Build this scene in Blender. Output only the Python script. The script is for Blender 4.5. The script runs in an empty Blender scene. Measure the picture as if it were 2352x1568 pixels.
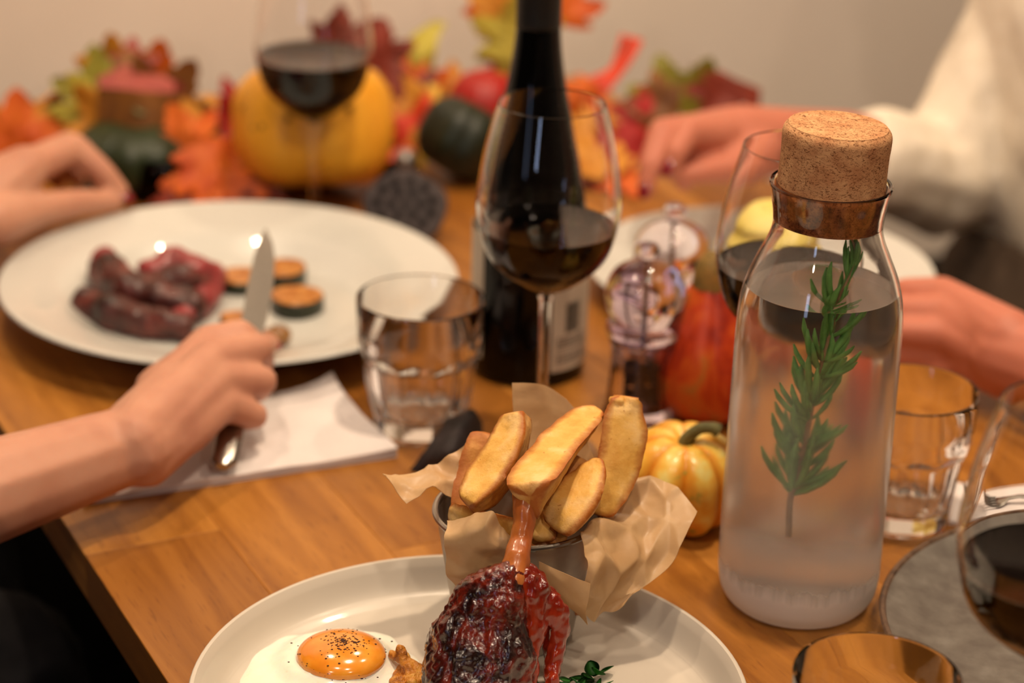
import bpy, bmesh, math, random
from mathutils import Vector, Matrix, noise, Quaternion
random.seed(7)
PI = math.pi
SC = bpy.context.scene
COL = SC.collection
T = 0.75                      # table top height
# ---------------------------------------------------------------- camera
FPX, HC, PITCH, ROLL = 5230.0, 0.637, math.radians(22.5), math.radians(1.7)
CF = Vector((0, math.cos(PITCH), -math.sin(PITCH)))
CU0 = Vector((0, math.sin(PITCH), math.cos(PITCH)))
CR = Vector((1, 0, 0)) * math.cos(ROLL) + CU0 * math.sin(ROLL)
CU = CU0 * math.cos(ROLL) - Vector((1, 0, 0)) * math.sin(ROLL)
CAM = Vector((0, 0, T + HC))
cam = bpy.data.cameras.new('camera'); camo = bpy.data.objects.new('camera', cam); COL.objects.link(camo)
m3 = Matrix((CR, CU, -CF)).transposed()
camo.matrix_world = Matrix.Translation(CAM) @ m3.to_4x4()
cam.sensor_width = 36; cam.lens = 36 * FPX / 2352; cam.clip_start = 0.05; cam.clip_end = 30
cam.dof.use_dof = True; cam.dof.focus_distance = 1.19; cam.dof.aperture_fstop = 4.3
SC.camera = camo
# ---------------------------------------------------------------- world, lamps, exposure
w = bpy.data.worlds.new('world'); SC.world = w; w.use_nodes = True
w.node_tree.nodes['Background'].inputs[0].default_value = (1.0, .78, .55, 1)
w.node_tree.nodes['Background'].inputs[1].default_value = 0.03
def lamp(name, loc, target, power, size, col, shape='DISK', sy=None, spread=None):
    l = bpy.data.lights.new(name, 'AREA'); l.energy = power; l.shape = shape; l.size = size; l.color = col
    if sy: l.size_y = sy
    if spread: l.spread = math.radians(spread)
    o = bpy.data.objects.new(name, l); COL.objects.link(o); o.location = loc
    o.rotation_euler = (Vector(target) - Vector(loc)).to_track_quat('-Z', 'Y').to_euler()
    return o
WARM = (1.0, .77, .54)
lamp('ceiling_or_fill_lamp', (.16, 1.22, T + 1.55), (.05, 1.2, T), 13.5, .07, WARM)
lamp('ceiling_or_fill_lamp', (-.46, 1.66, T + 1.55), (-.2, 1.6, T), 6.5, .07, WARM)
lamp('ceiling_or_fill_lamp', (.80, 1.45, T + 1.6), (.4, 1.7, T), 6.0, .07, WARM)
lamp('ceiling_or_fill_lamp', (.30, 1.98, T + 1.5), (.30, 2.05, T), 5.0, .07, WARM)  # wall washer, added to brighten the right part of the back wall
lamp('ceiling_or_fill_lamp', (-.25, .35, T + 1.6), (-.1, 1.6, T), 4.8, .07, (1.0, .80, .60))  # this and the next three: fill added from the camera side
lamp('ceiling_or_fill_lamp', (.35, .15, T + 1.6), (.1, 1.5, T), 5.0, .07, (1.0, .80, .60))
lamp('ceiling_or_fill_lamp', (-.9, -.9, T + 1.5), (0, 1.5, T), 5, .12, (1.0, .80, .60))
lamp('ceiling_or_fill_lamp', (1.0, -1.0, T + 1.5), (0.1, 1.6, T), 5, .12, (1.0, .80, .60))
lamp('window_daylight', (-1.3, -1.6, T + .9), (0, 1.4, T), 3.5, .25, (.55, .68, 1.0), 'RECTANGLE', .9)
SC.view_settings.view_transform = 'Standard'; SC.view_settings.look = 'None'
SC.view_settings.exposure = 0.0; SC.view_settings.gamma = 1.0; SC.view_settings.use_curve_mapping = False
cy = SC.cycles
cy.max_bounces = 20; cy.transmission_bounces = 20; cy.glossy_bounces = 8; cy.diffuse_bounces = 4
cy.transparent_max_bounces = 16; cy.volume_bounces = 0; cy.sample_clamp_indirect = 4.0; cy.blur_glossy = 0.5
cy.use_denoising = True
# ---------------------------------------------------------------- placing helpers
def P(px, py, h=0.0):
    d = CF + CR * ((px - 1176) / FPX) + CU * ((784 - py) / FPX)
    return CAM + d * ((T + h - CAM.z) / d.z)
def PY(px, py, Y):
    d = CF + CR * ((px - 1176) / FPX) + CU * ((784 - py) / FPX)
    return CAM + d * (Y / d.y)
def hexc(s, a=1.0):
    s = s.lstrip('#'); v = [int(s[i:i+2], 16) / 255 for i in (0, 2, 4)]
    return tuple((c / 12.92 if c <= .04045 else ((c + .055) / 1.055) ** 2.4) for c in v) + (a,)
# ---------------------------------------------------------------- materials
def mat(name, col, rough=.5, metal=0, spec=.5, coat=0, sss=0, sscol=None, trans=0, ior=1.45):
    m = bpy.data.materials.new(name); m.use_nodes = True
    b = m.node_tree.nodes['Principled BSDF']
    b.inputs['Base Color'].default_value = hexc(col) if isinstance(col, str) else col
    b.inputs['Roughness'].default_value = rough; b.inputs['Metallic'].default_value = metal
    b.inputs['Specular IOR Level'].default_value = spec; b.inputs['Coat Weight'].default_value = coat
    b.inputs['Coat Roughness'].default_value = .15
    b.inputs['Transmission Weight'].default_value = trans; b.inputs['IOR'].default_value = ior
    if sss:
        b.inputs['Subsurface Weight'].default_value = sss
        b.inputs['Subsurface Radius'].default_value = sscol or (1, .35, .2)
        b.inputs['Subsurface Scale'].default_value = .006
    return m
def N(m, t, **kw):
    n = m.node_tree.nodes.new(t)
    for k, v in kw.items():
        if k in n.inputs.keys(): n.inputs[k].default_value = v
        else: setattr(n, k, v)
    return n
def L(m, a, b): m.node_tree.links.new(a, b)
def coords(m, scale=(1, 1, 1), rand=False):
    tc = N(m, 'ShaderNodeTexCoord'); mp = N(m, 'ShaderNodeMapping'); mp.inputs['Scale'].default_value = scale
    L(m, tc.outputs['Object'], mp.inputs['Vector'])
    if rand:
        oi = N(m, 'ShaderNodeObjectInfo'); mu = N(m, 'ShaderNodeMath', operation='MULTIPLY'); mu.inputs[1].default_value = 37
        L(m, oi.outputs['Random'], mu.inputs[0]); L(m, mu.outputs[0], mp.inputs['Location'])
    return mp.outputs['Vector']
def ramp(m, fac, stops):
    r = N(m, 'ShaderNodeValToRGB'); e = r.color_ramp.elements
    while len(e) < len(stops): e.new(.5)
    for i, (p, c) in enumerate(stops): e[i].position = p; e[i].color = hexc(c) if isinstance(c, str) else c
    L(m, fac, r.inputs[0]); return r.outputs[0]
def nz(m, vec, scale, detail=4, rough=.55, dist=0):
    n = N(m, 'ShaderNodeTexNoise'); n.inputs['Scale'].default_value = scale; n.inputs['Detail'].default_value = detail
    n.inputs['Roughness'].default_value = rough; n.inputs['Distortion'].default_value = dist
    L(m, vec, n.inputs['Vector']); return n.outputs['Fac']
def bump(m, fac, strength=.3, dist=.001):
    b = N(m, 'ShaderNodeBump'); b.inputs['Strength'].default_value = strength; b.inputs['Distance'].default_value = dist
    L(m, fac, b.inputs['Height']); L(m, b.outputs[0], m.node_tree.nodes['Principled BSDF'].inputs['Normal'])
def noisy(name, stops, scale=40, rough=.5, bscale=None, bstr=.3, bdist=.001, mscale=(1, 1, 1), detail=4, dist=0, rand=True, **kw):
    m = mat(name, (1, 1, 1, 1), rough, **kw); v = coords(m, mscale, rand)
    f = nz(m, v, scale, detail, .6, dist)
    L(m, ramp(m, f, stops), m.node_tree.nodes['Principled BSDF'].inputs['Base Color'])
    if bscale: bump(m, nz(m, v, bscale, 4), bstr, bdist)
    return m
def mixc(m, fac, a, b, mode='MIX'):
    x = N(m, 'ShaderNodeMix', data_type='RGBA', blend_type=mode)
    if isinstance(fac, (int, float)): x.inputs[0].default_value = fac
    else: L(m, fac, x.inputs[0])
    for i, s in ((6, a), (7, b)):
        if isinstance(s, (str, tuple)): x.inputs[i].default_value = hexc(s) if isinstance(s, str) else s
        else: L(m, s, x.inputs[i])
    return x.outputs[2]

M = {}
M['wall'] = noisy('painted_plaster', [(.3, '#f0e2d6'), (.7, '#f6eade')], 3, .85, 60, .08, rand=False)
M['ceil'] = mat('ceiling_paint', '#d8d0c2', .9)
M['panel'] = noisy('brown_side_wall', [(.3, '#6d5c4a'), (.7, '#7d6a55')], 3, .8, rand=False)
M['floor'] = noisy('dark_floor', [(.3, '#0b0908'), (.7, '#15110e')], 6, .6, rand=False)
# wood: grain runs along local Y of every stave, tone differs per stave
m = M['wood'] = mat('oiled_wood', (1, 1, 1, 1), .36, spec=.4)
v = coords(m, (1, 1, 1), True)
mp2 = N(m, 'ShaderNodeMapping'); mp2.inputs['Scale'].default_value = (9, .7, 9); L(m, v, mp2.inputs['Vector'])
g1 = nz(m, mp2.outputs[0], 3.2, 6, .6, 1.2)
c1 = ramp(m, g1, [(.3, '#8a5520'), (.48, '#a66d2b'), (.62, '#b67c36'), (.8, '#9b6227')])
mp3 = N(m, 'ShaderNodeMapping'); mp3.inputs['Scale'].default_value = (420, 34, 420); L(m, v, mp3.inputs['Vector'])
g2 = nz(m, mp3.outputs[0], 1.6, 2)
pores = ramp(m, g2, [(.60, (1, 1, 1, 1)), (.70, (.62, .55, .5, 1))])
c2 = mixc(m, .75, c1, pores, 'MULTIPLY')
oi = N(m, 'ShaderNodeObjectInfo')
tone = ramp(m, oi.outputs['Random'], [(0, (.62, .54, .46, 1)), (.5, (.9, .86, .8, 1)), (1, (1.0, 1.0, 1.0, 1))])
c3 = mixc(m, 1.0, c2, tone, 'MULTIPLY')
L(m, c3, m.node_tree.nodes['Principled BSDF'].inputs['Base Color']); bump(m, g2, .12, .0003)
M['leg'] = mat('dark_table_leg', '#1a1512', .5)
M['chair_wood'] = mat('brown_chair_wood', '#5b4430', .5)
M['ceramic'] = noisy('white_glazed_ceramic', [(.3, '#c6bdb0'), (.7, '#cdc5b8')], 8, .3, coat=.3)
M['ceramic'].node_tree.nodes['Principled BSDF'].inputs['Coat Roughness'].default_value = .06
M['ceramic_b'] = noisy('cool_white_porcelain', [(.3, '#c9c9c4'), (.7, '#d2d2cc')], 8, .3, coat=.7)
M['ceramic_b'].node_tree.nodes['Principled BSDF'].inputs['Coat Roughness'].default_value = .03
m = M['stone'] = noisy('grey_stoneware', [(.35, '#5d5650'), (.55, '#6b655e'), (.75, '#7b766f')], 60, .45, 300, .15)
M['stone_rim'] = noisy('brown_stoneware_rim', [(.3, '#3b2a20'), (.7, '#7b5f4a')], 120, .4)
def glassmat(name, col=(1, 1, 1, 1), rough=0.0, ior=1.5):
    m = bpy.data.materials.new(name); m.use_nodes = True; nt = m.node_tree; nt.nodes.clear()
    g = N(m, 'ShaderNodeBsdfGlass'); g.inputs['Color'].default_value = col; g.inputs['Roughness'].default_value = rough; g.inputs['IOR'].default_value = ior
    o = N(m, 'ShaderNodeOutputMaterial'); L(m, g.outputs[0], o.inputs[0]); return m
M['glass'] = glassmat('clear_glass')
M['thin_glass'] = glassmat('thin_wine_glass', ior=1.42)
M['acrylic'] = glassmat('lilac_acrylic', (.965, .93, .98, 1), .015, 1.49)
M['smoke'] = glassmat('smoked_glass', (.22, .2, .2, 1), .05)
M['water'] = glassmat('water', (1, 1, 1, 1), 0, 1.33)
M['water_side'] = glassmat('water_against_glass', (1, 1, 1, 1), 0, 1.33/1.5)
for k_, ior_ in (('wine_side', 1.34/1.42), ('wine', 1.34)):
    m = M[k_] = glassmat('red_' + k_, (1, .95, .95, 1), 0, ior_)
    va = N(m, 'ShaderNodeVolumeAbsorption'); va.inputs['Color'].default_value = (.72, .04, .05, 1); va.inputs['Density'].default_value = 420
    L(m, va.outputs[0], m.node_tree.nodes['Material Output'].inputs['Volume'])
# misted outside of the carafe: condensation below the water line, thickest near the foot, whose white also paints in lamplight
M['carafe_in'] = glassmat('carafe_glass_inside')
m = M['carafe'] = bpy.data.materials.new('misted_carafe_glass'); m.use_nodes = True; m.node_tree.nodes.clear()
tc = N(m, 'ShaderNodeTexCoord'); sx = N(m, 'ShaderNodeSeparateXYZ'); L(m, tc.outputs['Object'], sx.inputs[0])
vv = N(m, 'ShaderNodeMapping'); vv.inputs['Scale'].default_value = (140, 140, 10); L(m, tc.outputs['Object'], vv.inputs[0])
st = nz(m, vv.outputs[0], 1.0, 3)
hz = N(m, 'ShaderNodeMapRange', interpolation_type='SMOOTHSTEP'); L(m, sx.outputs[2], hz.inputs[0])
hz.inputs[1].default_value = .120; hz.inputs[2].default_value = .188; hz.inputs[3].default_value = 1; hz.inputs[4].default_value = 0
rg = N(m, 'ShaderNodeMath', operation='MULTIPLY'); L(m, hz.outputs[0], rg.inputs[0]); rg.inputs[1].default_value = .20
g = N(m, 'ShaderNodeBsdfGlass'); g.inputs['IOR'].default_value = 1.5; L(m, rg.outputs[0], g.inputs['Roughness'])
df = N(m, 'ShaderNodeBsdfTranslucent'); df.inputs[0].default_value = (.95, .93, .9, 1)
dd = N(m, 'ShaderNodeBsdfDiffuse'); dd.inputs[0].default_value = (.95, .93, .9, 1)
ms = N(m, 'ShaderNodeMixShader'); ms.inputs[0].default_value = .6; L(m, df.outputs[0], ms.inputs[1]); L(m, dd.outputs[0], ms.inputs[2])
lowz = N(m, 'ShaderNodeMath', operation='MULTIPLY_ADD'); L(m, st, lowz.inputs[0]); lowz.inputs[1].default_value = -.016; L(m, sx.outputs[2], lowz.inputs[2])
low = N(m, 'ShaderNodeMapRange'); L(m, lowz.outputs[0], low.inputs[0])
low.inputs[1].default_value = .012; low.inputs[2].default_value = .022; low.inputs[3].default_value = .82; low.inputs[4].default_value = .15
fk = N(m, 'ShaderNodeMath', operation='MULTIPLY'); L(m, hz.outputs[0], fk.inputs[0]); L(m, low.outputs[0], fk.inputs[1])
mx = N(m, 'ShaderNodeMixShader'); L(m, fk.outputs[0], mx.inputs[0]); L(m, g.outputs[0], mx.inputs[1]); L(m, ms.outputs[0], mx.inputs[2])
o = N(m, 'ShaderNodeOutputMaterial'); L(m, mx.outputs[0], o.inputs[0])
m = M['cork'] = mat('cork', (1, 1, 1, 1), .85, spec=.2); v = coords(m)
c1 = ramp(m, nz(m, v, 90, 3), [(.35, '#b9835a'), (.65, '#d3a274')])
mp = N(m, 'ShaderNodeMapping'); mp.inputs['Scale'].default_value = (1, 1, 2.2); L(m, v, mp.inputs[0])
f2 = nz(m, mp.outputs[0], 420, 4, .7, 1.5)
c2 = mixc(m, 1.0, c1, ramp(m, f2, [(.36, (.22, .12, .07, 1)), (.5, (1, 1, 1, 1))]), 'MULTIPLY')
L(m, c2, m.node_tree.nodes['Principled BSDF'].inputs['Base Color']); bump(m, f2, .5, .0006)
m = M['cork_dark'] = mat('dark_cork', (1, 1, 1, 1), .6, spec=.3); v = coords(m)  # darker, redder tone for the lower plug
c1 = ramp(m, nz(m, v, 150, 4), [(.3, '#5f2e14'), (.5, '#95532a'), (.7, '#bd7842')])
L(m, mixc(m, 1.0, c1, ramp(m, nz(m, v, 420, 4, .7, 1.5), [(.36, (.35, .2, .12, 1)), (.5, (1, 1, 1, 1))]), 'MULTIPLY'), m.node_tree.nodes['Principled BSDF'].inputs['Base Color'])
m = M['skin'] = mat('skin', (1, 1, 1, 1), .5, spec=.35, sss=.25); v = coords(m)
L(m, ramp(m, nz(m, v, 18, 3), [(.3, '#b8806a'), (.5, '#c68f76'), (.75, '#cd9a82')]), m.node_tree.nodes['Principled BSDF'].inputs['Base Color'])
bump(m, nz(m, v, 260, 3), .12, .0006)
M['skin_r'] = mat('rosy_skin', '#bf755f', .5, spec=.35, sss=.25)
M['nail'] = mat('red_nail_polish', '#7a0b1e', .15, coat=1)
M['knit'] = noisy('cream_knit', [(.3, '#d8cdbb'), (.7, '#e6ddcf')], 90, .95, 420, .35, .001, rand=False)
M['darkcloth'] = noisy('dark_cloth', [(.3, '#100f12'), (.7, '#1c1a1e')], 40, .9, rand=False)
M['trouser'] = noisy('dark_brown_cloth', [(.3, '#43352a'), (.7, '#544335')], 40, .9, rand=False)
M['hair'] = noisy('brown_hair', [(.3, '#2a1a10'), (.7, '#4b3020')], 60, .5, mscale=(4, 4, .3), rand=False)
M['steel'] = mat('brushed_steel', '#a8a49e', .25, metal=1)
M['tin'] = noisy('dull_galvanised_tin', [(.3, '#9a9288'), (.7, '#b3aaa0')], 40, .42, metal=.75)
M['napkin'] = noisy('white_paper_napkin', [(.3, '#dcd3d2'), (.7, '#e4dcda')], 20, .9, 500, .2, rand=False)
m = M['paper'] = noisy('greaseproof_paper', [(.35, '#cfa878'), (.6, '#dcb98a'), (.8, '#d0a976')], 45, .38, 200, .15, rand=False)
nt = m.node_tree; b = nt.nodes['Principled BSDF']; tr = N(m, 'ShaderNodeBsdfTranslucent'); tr.inputs[0].default_value = hexc('#d9b17a')
mx = N(m, 'ShaderNodeMixShader'); mx.inputs[0].default_value = .3
L(m, b.outputs[0], mx.inputs[1]); L(m, tr.outputs[0], mx.inputs[2]); L(m, mx.outputs[0], nt.nodes['Material Output'].inputs[0])
# fries: pale potato flesh, browned where the edges stick out
def frymat(name, lo, mid, hi):
    m = mat(name, (1, 1, 1, 1), .5, spec=.4, sss=.12, sscol=(1, .6, .25)); v = coords(m, rand=True)
    base = ramp(m, nz(m, v, 55, 4), [(.32, lo), (.48, mid), (.66, hi)])
    at = N(m, 'ShaderNodeAttribute', attribute_name='crisp')
    f = N(m, 'ShaderNodeMath', operation='MULTIPLY_ADD'); L(m, nz(m, v, 240, 3), f.inputs[0]); f.inputs[1].default_value = .55
    L(m, at.outputs['Fac'], f.inputs[2])
    rr = N(m, 'ShaderNodeMapRange'); L(m, f.outputs[0], rr.inputs[0]); rr.inputs[1].default_value = .40; rr.inputs[2].default_value = 1.15
    base = mixc(m, 1.0, base, ramp(m, nz(m, v, 330, 3, .7), [(.66, (1, 1, 1, 1)), (.74, (.62, .42, .26, 1))]), 'MULTIPLY')
    L(m, mixc(m, rr.outputs[0], base, '#a3591a'), m.node_tree.nodes['Principled BSDF'].inputs['Base Color'])
    bump(m, nz(m, v, 420, 5, .65), .45, .0009); return m
M['fry'] = frymat('fried_potato', '#d39a42', '#e2b05a', '#eec684')
M['fry_dark'] = frymat('browned_potato', '#9c5824', '#b87432', '#cc9046')
M['duckskin'] = noisy('glazed_dark_skin', [(.28, '#0a0504'), (.42, '#240807'), (.52, '#4d120a'), (.62, '#74200f'), (.72, '#3a0e08'), (.82, '#120806')], 48, .13, 260, .6, .002, coat=.9, rand=False, dist=1.2)
M['duckmeat'] = noisy('red_cured_meat', [(.3, '#4c0a04'), (.5, '#7d1c0c'), (.66, '#9c3012'), (.8, '#b8521f')], 45, .2, 180, .6, .0015, mscale=(1, 1, .35), coat=.6, rand=False)
M['bone'] = noisy('cooked_bone', [(.3, '#8a3c18'), (.55, '#b0632c'), (.75, '#c98044')], 50, .3, 200, .3, coat=.4, mscale=(1, 1, .3), rand=False)
M['eggwhite'] = noisy('egg_white', [(.3, '#f4efdc'), (.7, '#fbf8ec')], 30, .22, 120, .25, sss=.3, coat=.4, rand=False)
M['yolk'] = noisy('egg_yolk', [(.3, '#dd7d16'), (.5, '#ea9225'), (.7, '#f2a83e')], 45, .15, coat=.8, sss=.2, rand=False)
M['pepper'] = mat('ground_pepper', '#3a1c0c', .8)
M['hash'] = noisy('crisp_potato_cake', [(.3, '#6b2c0e'), (.5, '#c07a26'), (.7, '#e0a94e')], 120, .4, 300, .8, .003, rand=False)
M['steak'] = noisy('seared_steak', [(.3, '#230d09'), (.5, '#4a1d17'), (.68, '#6e2f26'), (.8, '#8a4034')], 60, .42, 160, .6, .002, coat=.15, dist=.8)
M['rare'] = noisy('rare_meat', [(.3, '#6b1f22'), (.6, '#99383a'), (.8, '#a85a50')], 60, .35, 160, .4, coat=.3)
M['zuke'] = noisy('roast_courgette_flesh', [(.3, '#8a4a1c'), (.55, '#c07f40'), (.75, '#d9a766')], 130, .35, 200, .5, .0015, coat=.3)
M['zskin'] = noisy('courgette_skin', [(.3, '#161c10'), (.7, '#323620')], 60, .3)
M['mush'] = noisy('roast_mushroom', [(.3, '#6b431f'), (.7, '#a5743c')], 60, .35, coat=.4)
M['carrot'] = noisy('roast_orange_vegetable', [(.3, '#a02c0c'), (.6, '#d9531a'), (.8, '#e8762c')], 60, .25, coat=.6)
M['char'] = mat('charred_edge', '#140c12', .4)
M['herb'] = noisy('rosemary_green', [(.3, '#4a8036'), (.7, '#7fb45c')], 100, .45, rand=True)
M['twig'] = noisy('rosemary_stem', [(.3, '#8d6b4a'), (.7, '#a78a62')], 150, .7)
M['cress'] = noisy('salad_green', [(.3, '#22501e'), (.7, '#3f8a34')], 80, .4)
M['bottle'] = mat('dark_bottle_glass', '#030303', .05, spec=.3)
M['capsule'] = mat('matt_black_capsule', '#141414', .42)
M['label'] = noisy('cream_bottle_label', [(.3, '#c6bba6'), (.7, '#cfc5b2')], 40, .7)
M['ink'] = mat('black_ink', '#2a2826', .8)
def gourd(name, stops, scale=14, **kw): return noisy(name, stops, scale, kw.pop('rough', .42), 90, .15, **kw)
M['pump'] = gourd('orange_yellow_rind', [(.3, '#e0951f'), (.5, '#efab2e'), (.7, '#f8bd45')], 9)
M['spots'] = mat('brown_scars', '#8b6a1a', .7)
M['squash'] = gourd('dark_green_rind', [(.3, '#1c2612'), (.6, '#27331a'), (.8, '#3c4a26')], 20)
M['acorn'] = gourd('very_dark_green_rind', [(.3, '#0d120a'), (.7, '#1a2412')], 20)
M['redrind'] = gourd('bright_red_rind', [(.3, '#8d1410'), (.7, '#b3201a')], 20)
M['redgourd'] = gourd('mottled_red_orange_rind', [(.32, '#8c1f0a'), (.45, '#b8380e'), (.58, '#cc5a1c'), (.70, '#a8702e')], 26, detail=7, dist=1.0)
M['creamgourd'] = gourd('cream_rind', [(.3, '#dcc35a'), (.6, '#ecd983'), (.8, '#f0e19c')], 30)
M['browntop'] = noisy('rough_brown_gourd_neck', [(.3, '#5a4a22'), (.5, '#8a6a30'), (.7, '#a5702e')], 90, .6, 200, .5)
m = M['minigourd'] = mat('yellow_orange_striped_rind', (1, 1, 1, 1), .38, coat=.2); v = coords(m)
at = N(m, 'ShaderNodeAttribute', attribute_name='crisp')
f = N(m, 'ShaderNodeMath', operation='MULTIPLY_ADD'); L(m, nz(m, v, 70, 4), f.inputs[0]); f.inputs[1].default_value = .95; sc9 = N(m, 'ShaderNodeMath', operation='MULTIPLY'); sc9.inputs[1].default_value = .45; L(m, at.outputs['Fac'], sc9.inputs[0]); L(m, sc9.outputs[0], f.inputs[2])
c = ramp(m, f.outputs[0], [(.32, '#efdc84'), (.45, '#f2c85a'), (.6, '#efae3c'), (1, '#df8a22')])
c = mixc(m, ramp(m, nz(m, v, 90, 5), [(.62, (0, 0, 0, 1)), (.72, (1, 1, 1, 1))]), c, '#a9a446')
L(m, c, m.node_tree.nodes['Principled BSDF'].inputs['Base Color'])
M['stem'] = noisy('woody_gourd_stem', [(.3, '#4b4a2a'), (.7, '#7c7446')], 60, .7, 200, .4)
M['lotus'] = noisy('dried_lotus_pod', [(.3, '#2c2527'), (.7, '#463c3d')], 60, .8, 200, .4)
M['hole'] = mat('seed_hole', '#050404', .9)
M['blackchip'] = noisy('dark_crisp_leaf', [(.3, '#0f0b0d'), (.7, '#2a2022')], 90, .6, 240, .8, .002)
def leafm(n, a, b): return noisy(n, [(.3, a), (.7, b)], 35, .6, 80, .3)
LEAF = {'orange': leafm('orange_leaf', '#b8430e', '#d66c1a'), 'red': leafm('red_leaf', '#8b0f12', '#b01c16'),
        'scarlet': leafm('scarlet_leaf', '#b8280f', '#cf3d16'), 'rust': leafm('rust_leaf', '#5a1c10', '#8b2f1a'), 'olive': leafm('olive_leaf', '#6f6a1e', '#9a9030'),
        'yellow': leafm('yellow_leaf', '#cf9a2a', '#dfc04a'), 'pink': leafm('dusty_pink_leaf', '#8c3a38', '#b05a50'),
        'brown': leafm('brown_leaf', '#5c3514', '#8f5a1e'), 'lime': leafm('yellow_green_leaf', '#a89a30', '#c0b450'), 'amber': leafm('amber_leaf', '#b8741c', '#d6942e')}
M['silver'] = mat('dull_silver_ball', '#8f8a86', .35, metal=.7)
M['twine'] = mat('brown_wire', '#3a2716', .8)
M['creamfab'] = noisy('cream_ribbon', [(.3, '#b9a68a'), (.7, '#d6c7ad')], 60, .8)
# ---------------------------------------------------------------- mesh helpers
def tag(o, label=None, cat=None, group=None, kind=None):
    if label: o['label'] = label
    if cat: o['category'] = cat
    if group: o['group'] = group
    if kind: o['kind'] = kind
    return o
def thing(name, label, cat, loc, group=None, rotz=0):
    o = bpy.data.objects.new(name, None); COL.objects.link(o); o.location = loc; o.rotation_euler[2] = rotz
    o.empty_display_size = .02
    return tag(o, label, cat, group)
def obj(name, bm, m, parent=None, world=False, smooth=35, loc=None):
    """world=True: bmesh holds world coordinates; they are moved into the frame of the parent (or of loc)."""
    me = bm if isinstance(bm, bpy.types.Mesh) else None
    if me is None:
        me = bpy.data.meshes.new(name); bm.to_mesh(me); bm.free()
    base = Vector(parent.location) if (parent and world) else (Vector(loc) if (loc is not None and world) else None)
    if base is not None: me.transform(Matrix.Translation(-base))
    if smooth:
        me.polygons.foreach_set('use_smooth', [True] * len(me.polygons)); me.set_sharp_from_angle(angle=math.radians(smooth))
    o = bpy.data.objects.new(name, me); COL.objects.link(o)
    if m: me.materials.append(m)
    if parent: o.parent = parent
    elif loc is not None: o.location = loc
    return o
def struct(name, bm, m): return tag(obj(name, bm, m), kind='structure')
def box(bm, c, s, rot=None):
    r = bmesh.ops.create_cube(bm, size=1); M4 = Matrix.Translation(c) @ (rot.to_4x4() if rot else Matrix()) @ Matrix.Diagonal((*s, 1))
    bmesh.ops.transform(bm, matrix=M4, verts=r['verts']); return r['verts']
def boxbm(c, s, bev=0, seg=1):
    bm = bmesh.new(); box(bm, c, s)
    if bev: bmesh.ops.bevel(bm, geom=bm.edges[:], offset=bev, segments=seg, affect='EDGES', profile=.5)
    return bm
def lathe(prof, n=64, rfun=None, bm=None, closed=False, M4=None):
    bm = bm or bmesh.new(); rings = []
    for r, z in prof:
        if r < 1e-6: rings.append([bm.verts.new((0, 0, z))])
        else:
            rings.append([bm.verts.new(((rfun(r, z, 2*PI*k/n) if rfun else r) * math.cos(2*PI*k/n), (rfun(r, z, 2*PI*k/n) if rfun else r) * math.sin(2*PI*k/n), z)) for k in range(n)])
    pairs = list(zip(rings, rings[1:]))
    if closed: pairs.append((rings[-1], rings[0]))
    for a, b in pairs:
        if len(a) == 1 and len(b) == 1: continue
        for k in range(n):
            k2 = (k + 1) % n
            if len(a) == 1: bm.faces.new((a[0], b[k2], b[k]))
            elif len(b) == 1: bm.faces.new((a[k], a[k2], b[0]))
            else: bm.faces.new((a[k], a[k2], b[k2], b[k]))
    if M4: bmesh.ops.transform(bm, matrix=M4, verts=[v for r in rings for v in r])
    return bm
def fixn(bm): bmesh.ops.recalc_face_normals(bm, faces=bm.faces[:]); return bm
def smoothprof(pts, k=6):
    out = []
    for i in range(len(pts) - 1):
        p0 = pts[max(i-1, 0)]; p1 = pts[i]; p2 = pts[i+1]; p3 = pts[min(i+2, len(pts)-1)]
        for j in range(k):
            t = j / k
            out.append(tuple(.5*((2*p1[a]) + (-p0[a]+p2[a])*t + (2*p0[a]-5*p1[a]+4*p2[a]-p3[a])*t*t + (-p0[a]+3*p1[a]-3*p2[a]+p3[a])*t**3) for a in range(len(p1))))
    out.append(tuple(pts[-1])); return out
def tube(bm, pts, rads, n=10, caps=True):
    pts = [Vector(p) for p in pts]; rings = []; up = Vector((0, 0, 1))
    if not hasattr(rads, '__len__'): rads = [rads] * len(pts)
    prev = None
    for i, p in enumerate(pts):
        d = (pts[min(i+1, len(pts)-1)] - pts[max(i-1, 0)]).normalized()
        if prev is None:
            a = d.cross(up)
            if a.length < .1: a = d.cross(Vector((1, 0, 0)))
        else: a = prev - d * prev.dot(d)
        a.normalize(); prev = a; b = d.cross(a)
        rings.append([bm.verts.new(p + (a*math.cos(2*PI*k/n) + b*math.sin(2*PI*k/n)) * rads[i]) for k in range(n)])
    for r0, r1 in zip(rings, rings[1:]):
        for k in range(n): bm.faces.new((r0[k], r0[(k+1) % n], r1[(k+1) % n], r1[k]))
    if caps: bm.faces.new(rings[0][::-1]); bm.faces.new(rings[-1])
    return bm
def hullseg(bm, p0, r0, p1, r1, sub=2):
    b2 = bmesh.new()
    for p, r in ((p0, r0), (p1, r1)):
        bmesh.ops.create_icosphere(b2, subdivisions=sub, radius=r, matrix=Matrix.Translation(p))
    res = bmesh.ops.convex_hull(b2, input=b2.verts[:])
    dead = [g for g in res['geom_interior'] if isinstance(g, bmesh.types.BMVert)]
    bmesh.ops.delete(b2, geom=dead, context='VERTS')
    me = bpy.data.meshes.new('t'); b2.to_mesh(me); b2.free(); bm.from_mesh(me); bpy.data.meshes.remove(me)
def ellip(bm, c, s, rot=None, sub=3):
    bmesh.ops.create_icosphere(bm, subdivisions=sub, radius=1, matrix=Matrix.Translation(c) @ (rot.to_4x4() if rot else Matrix()) @ Matrix.Diagonal((*s, 1)))
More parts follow.
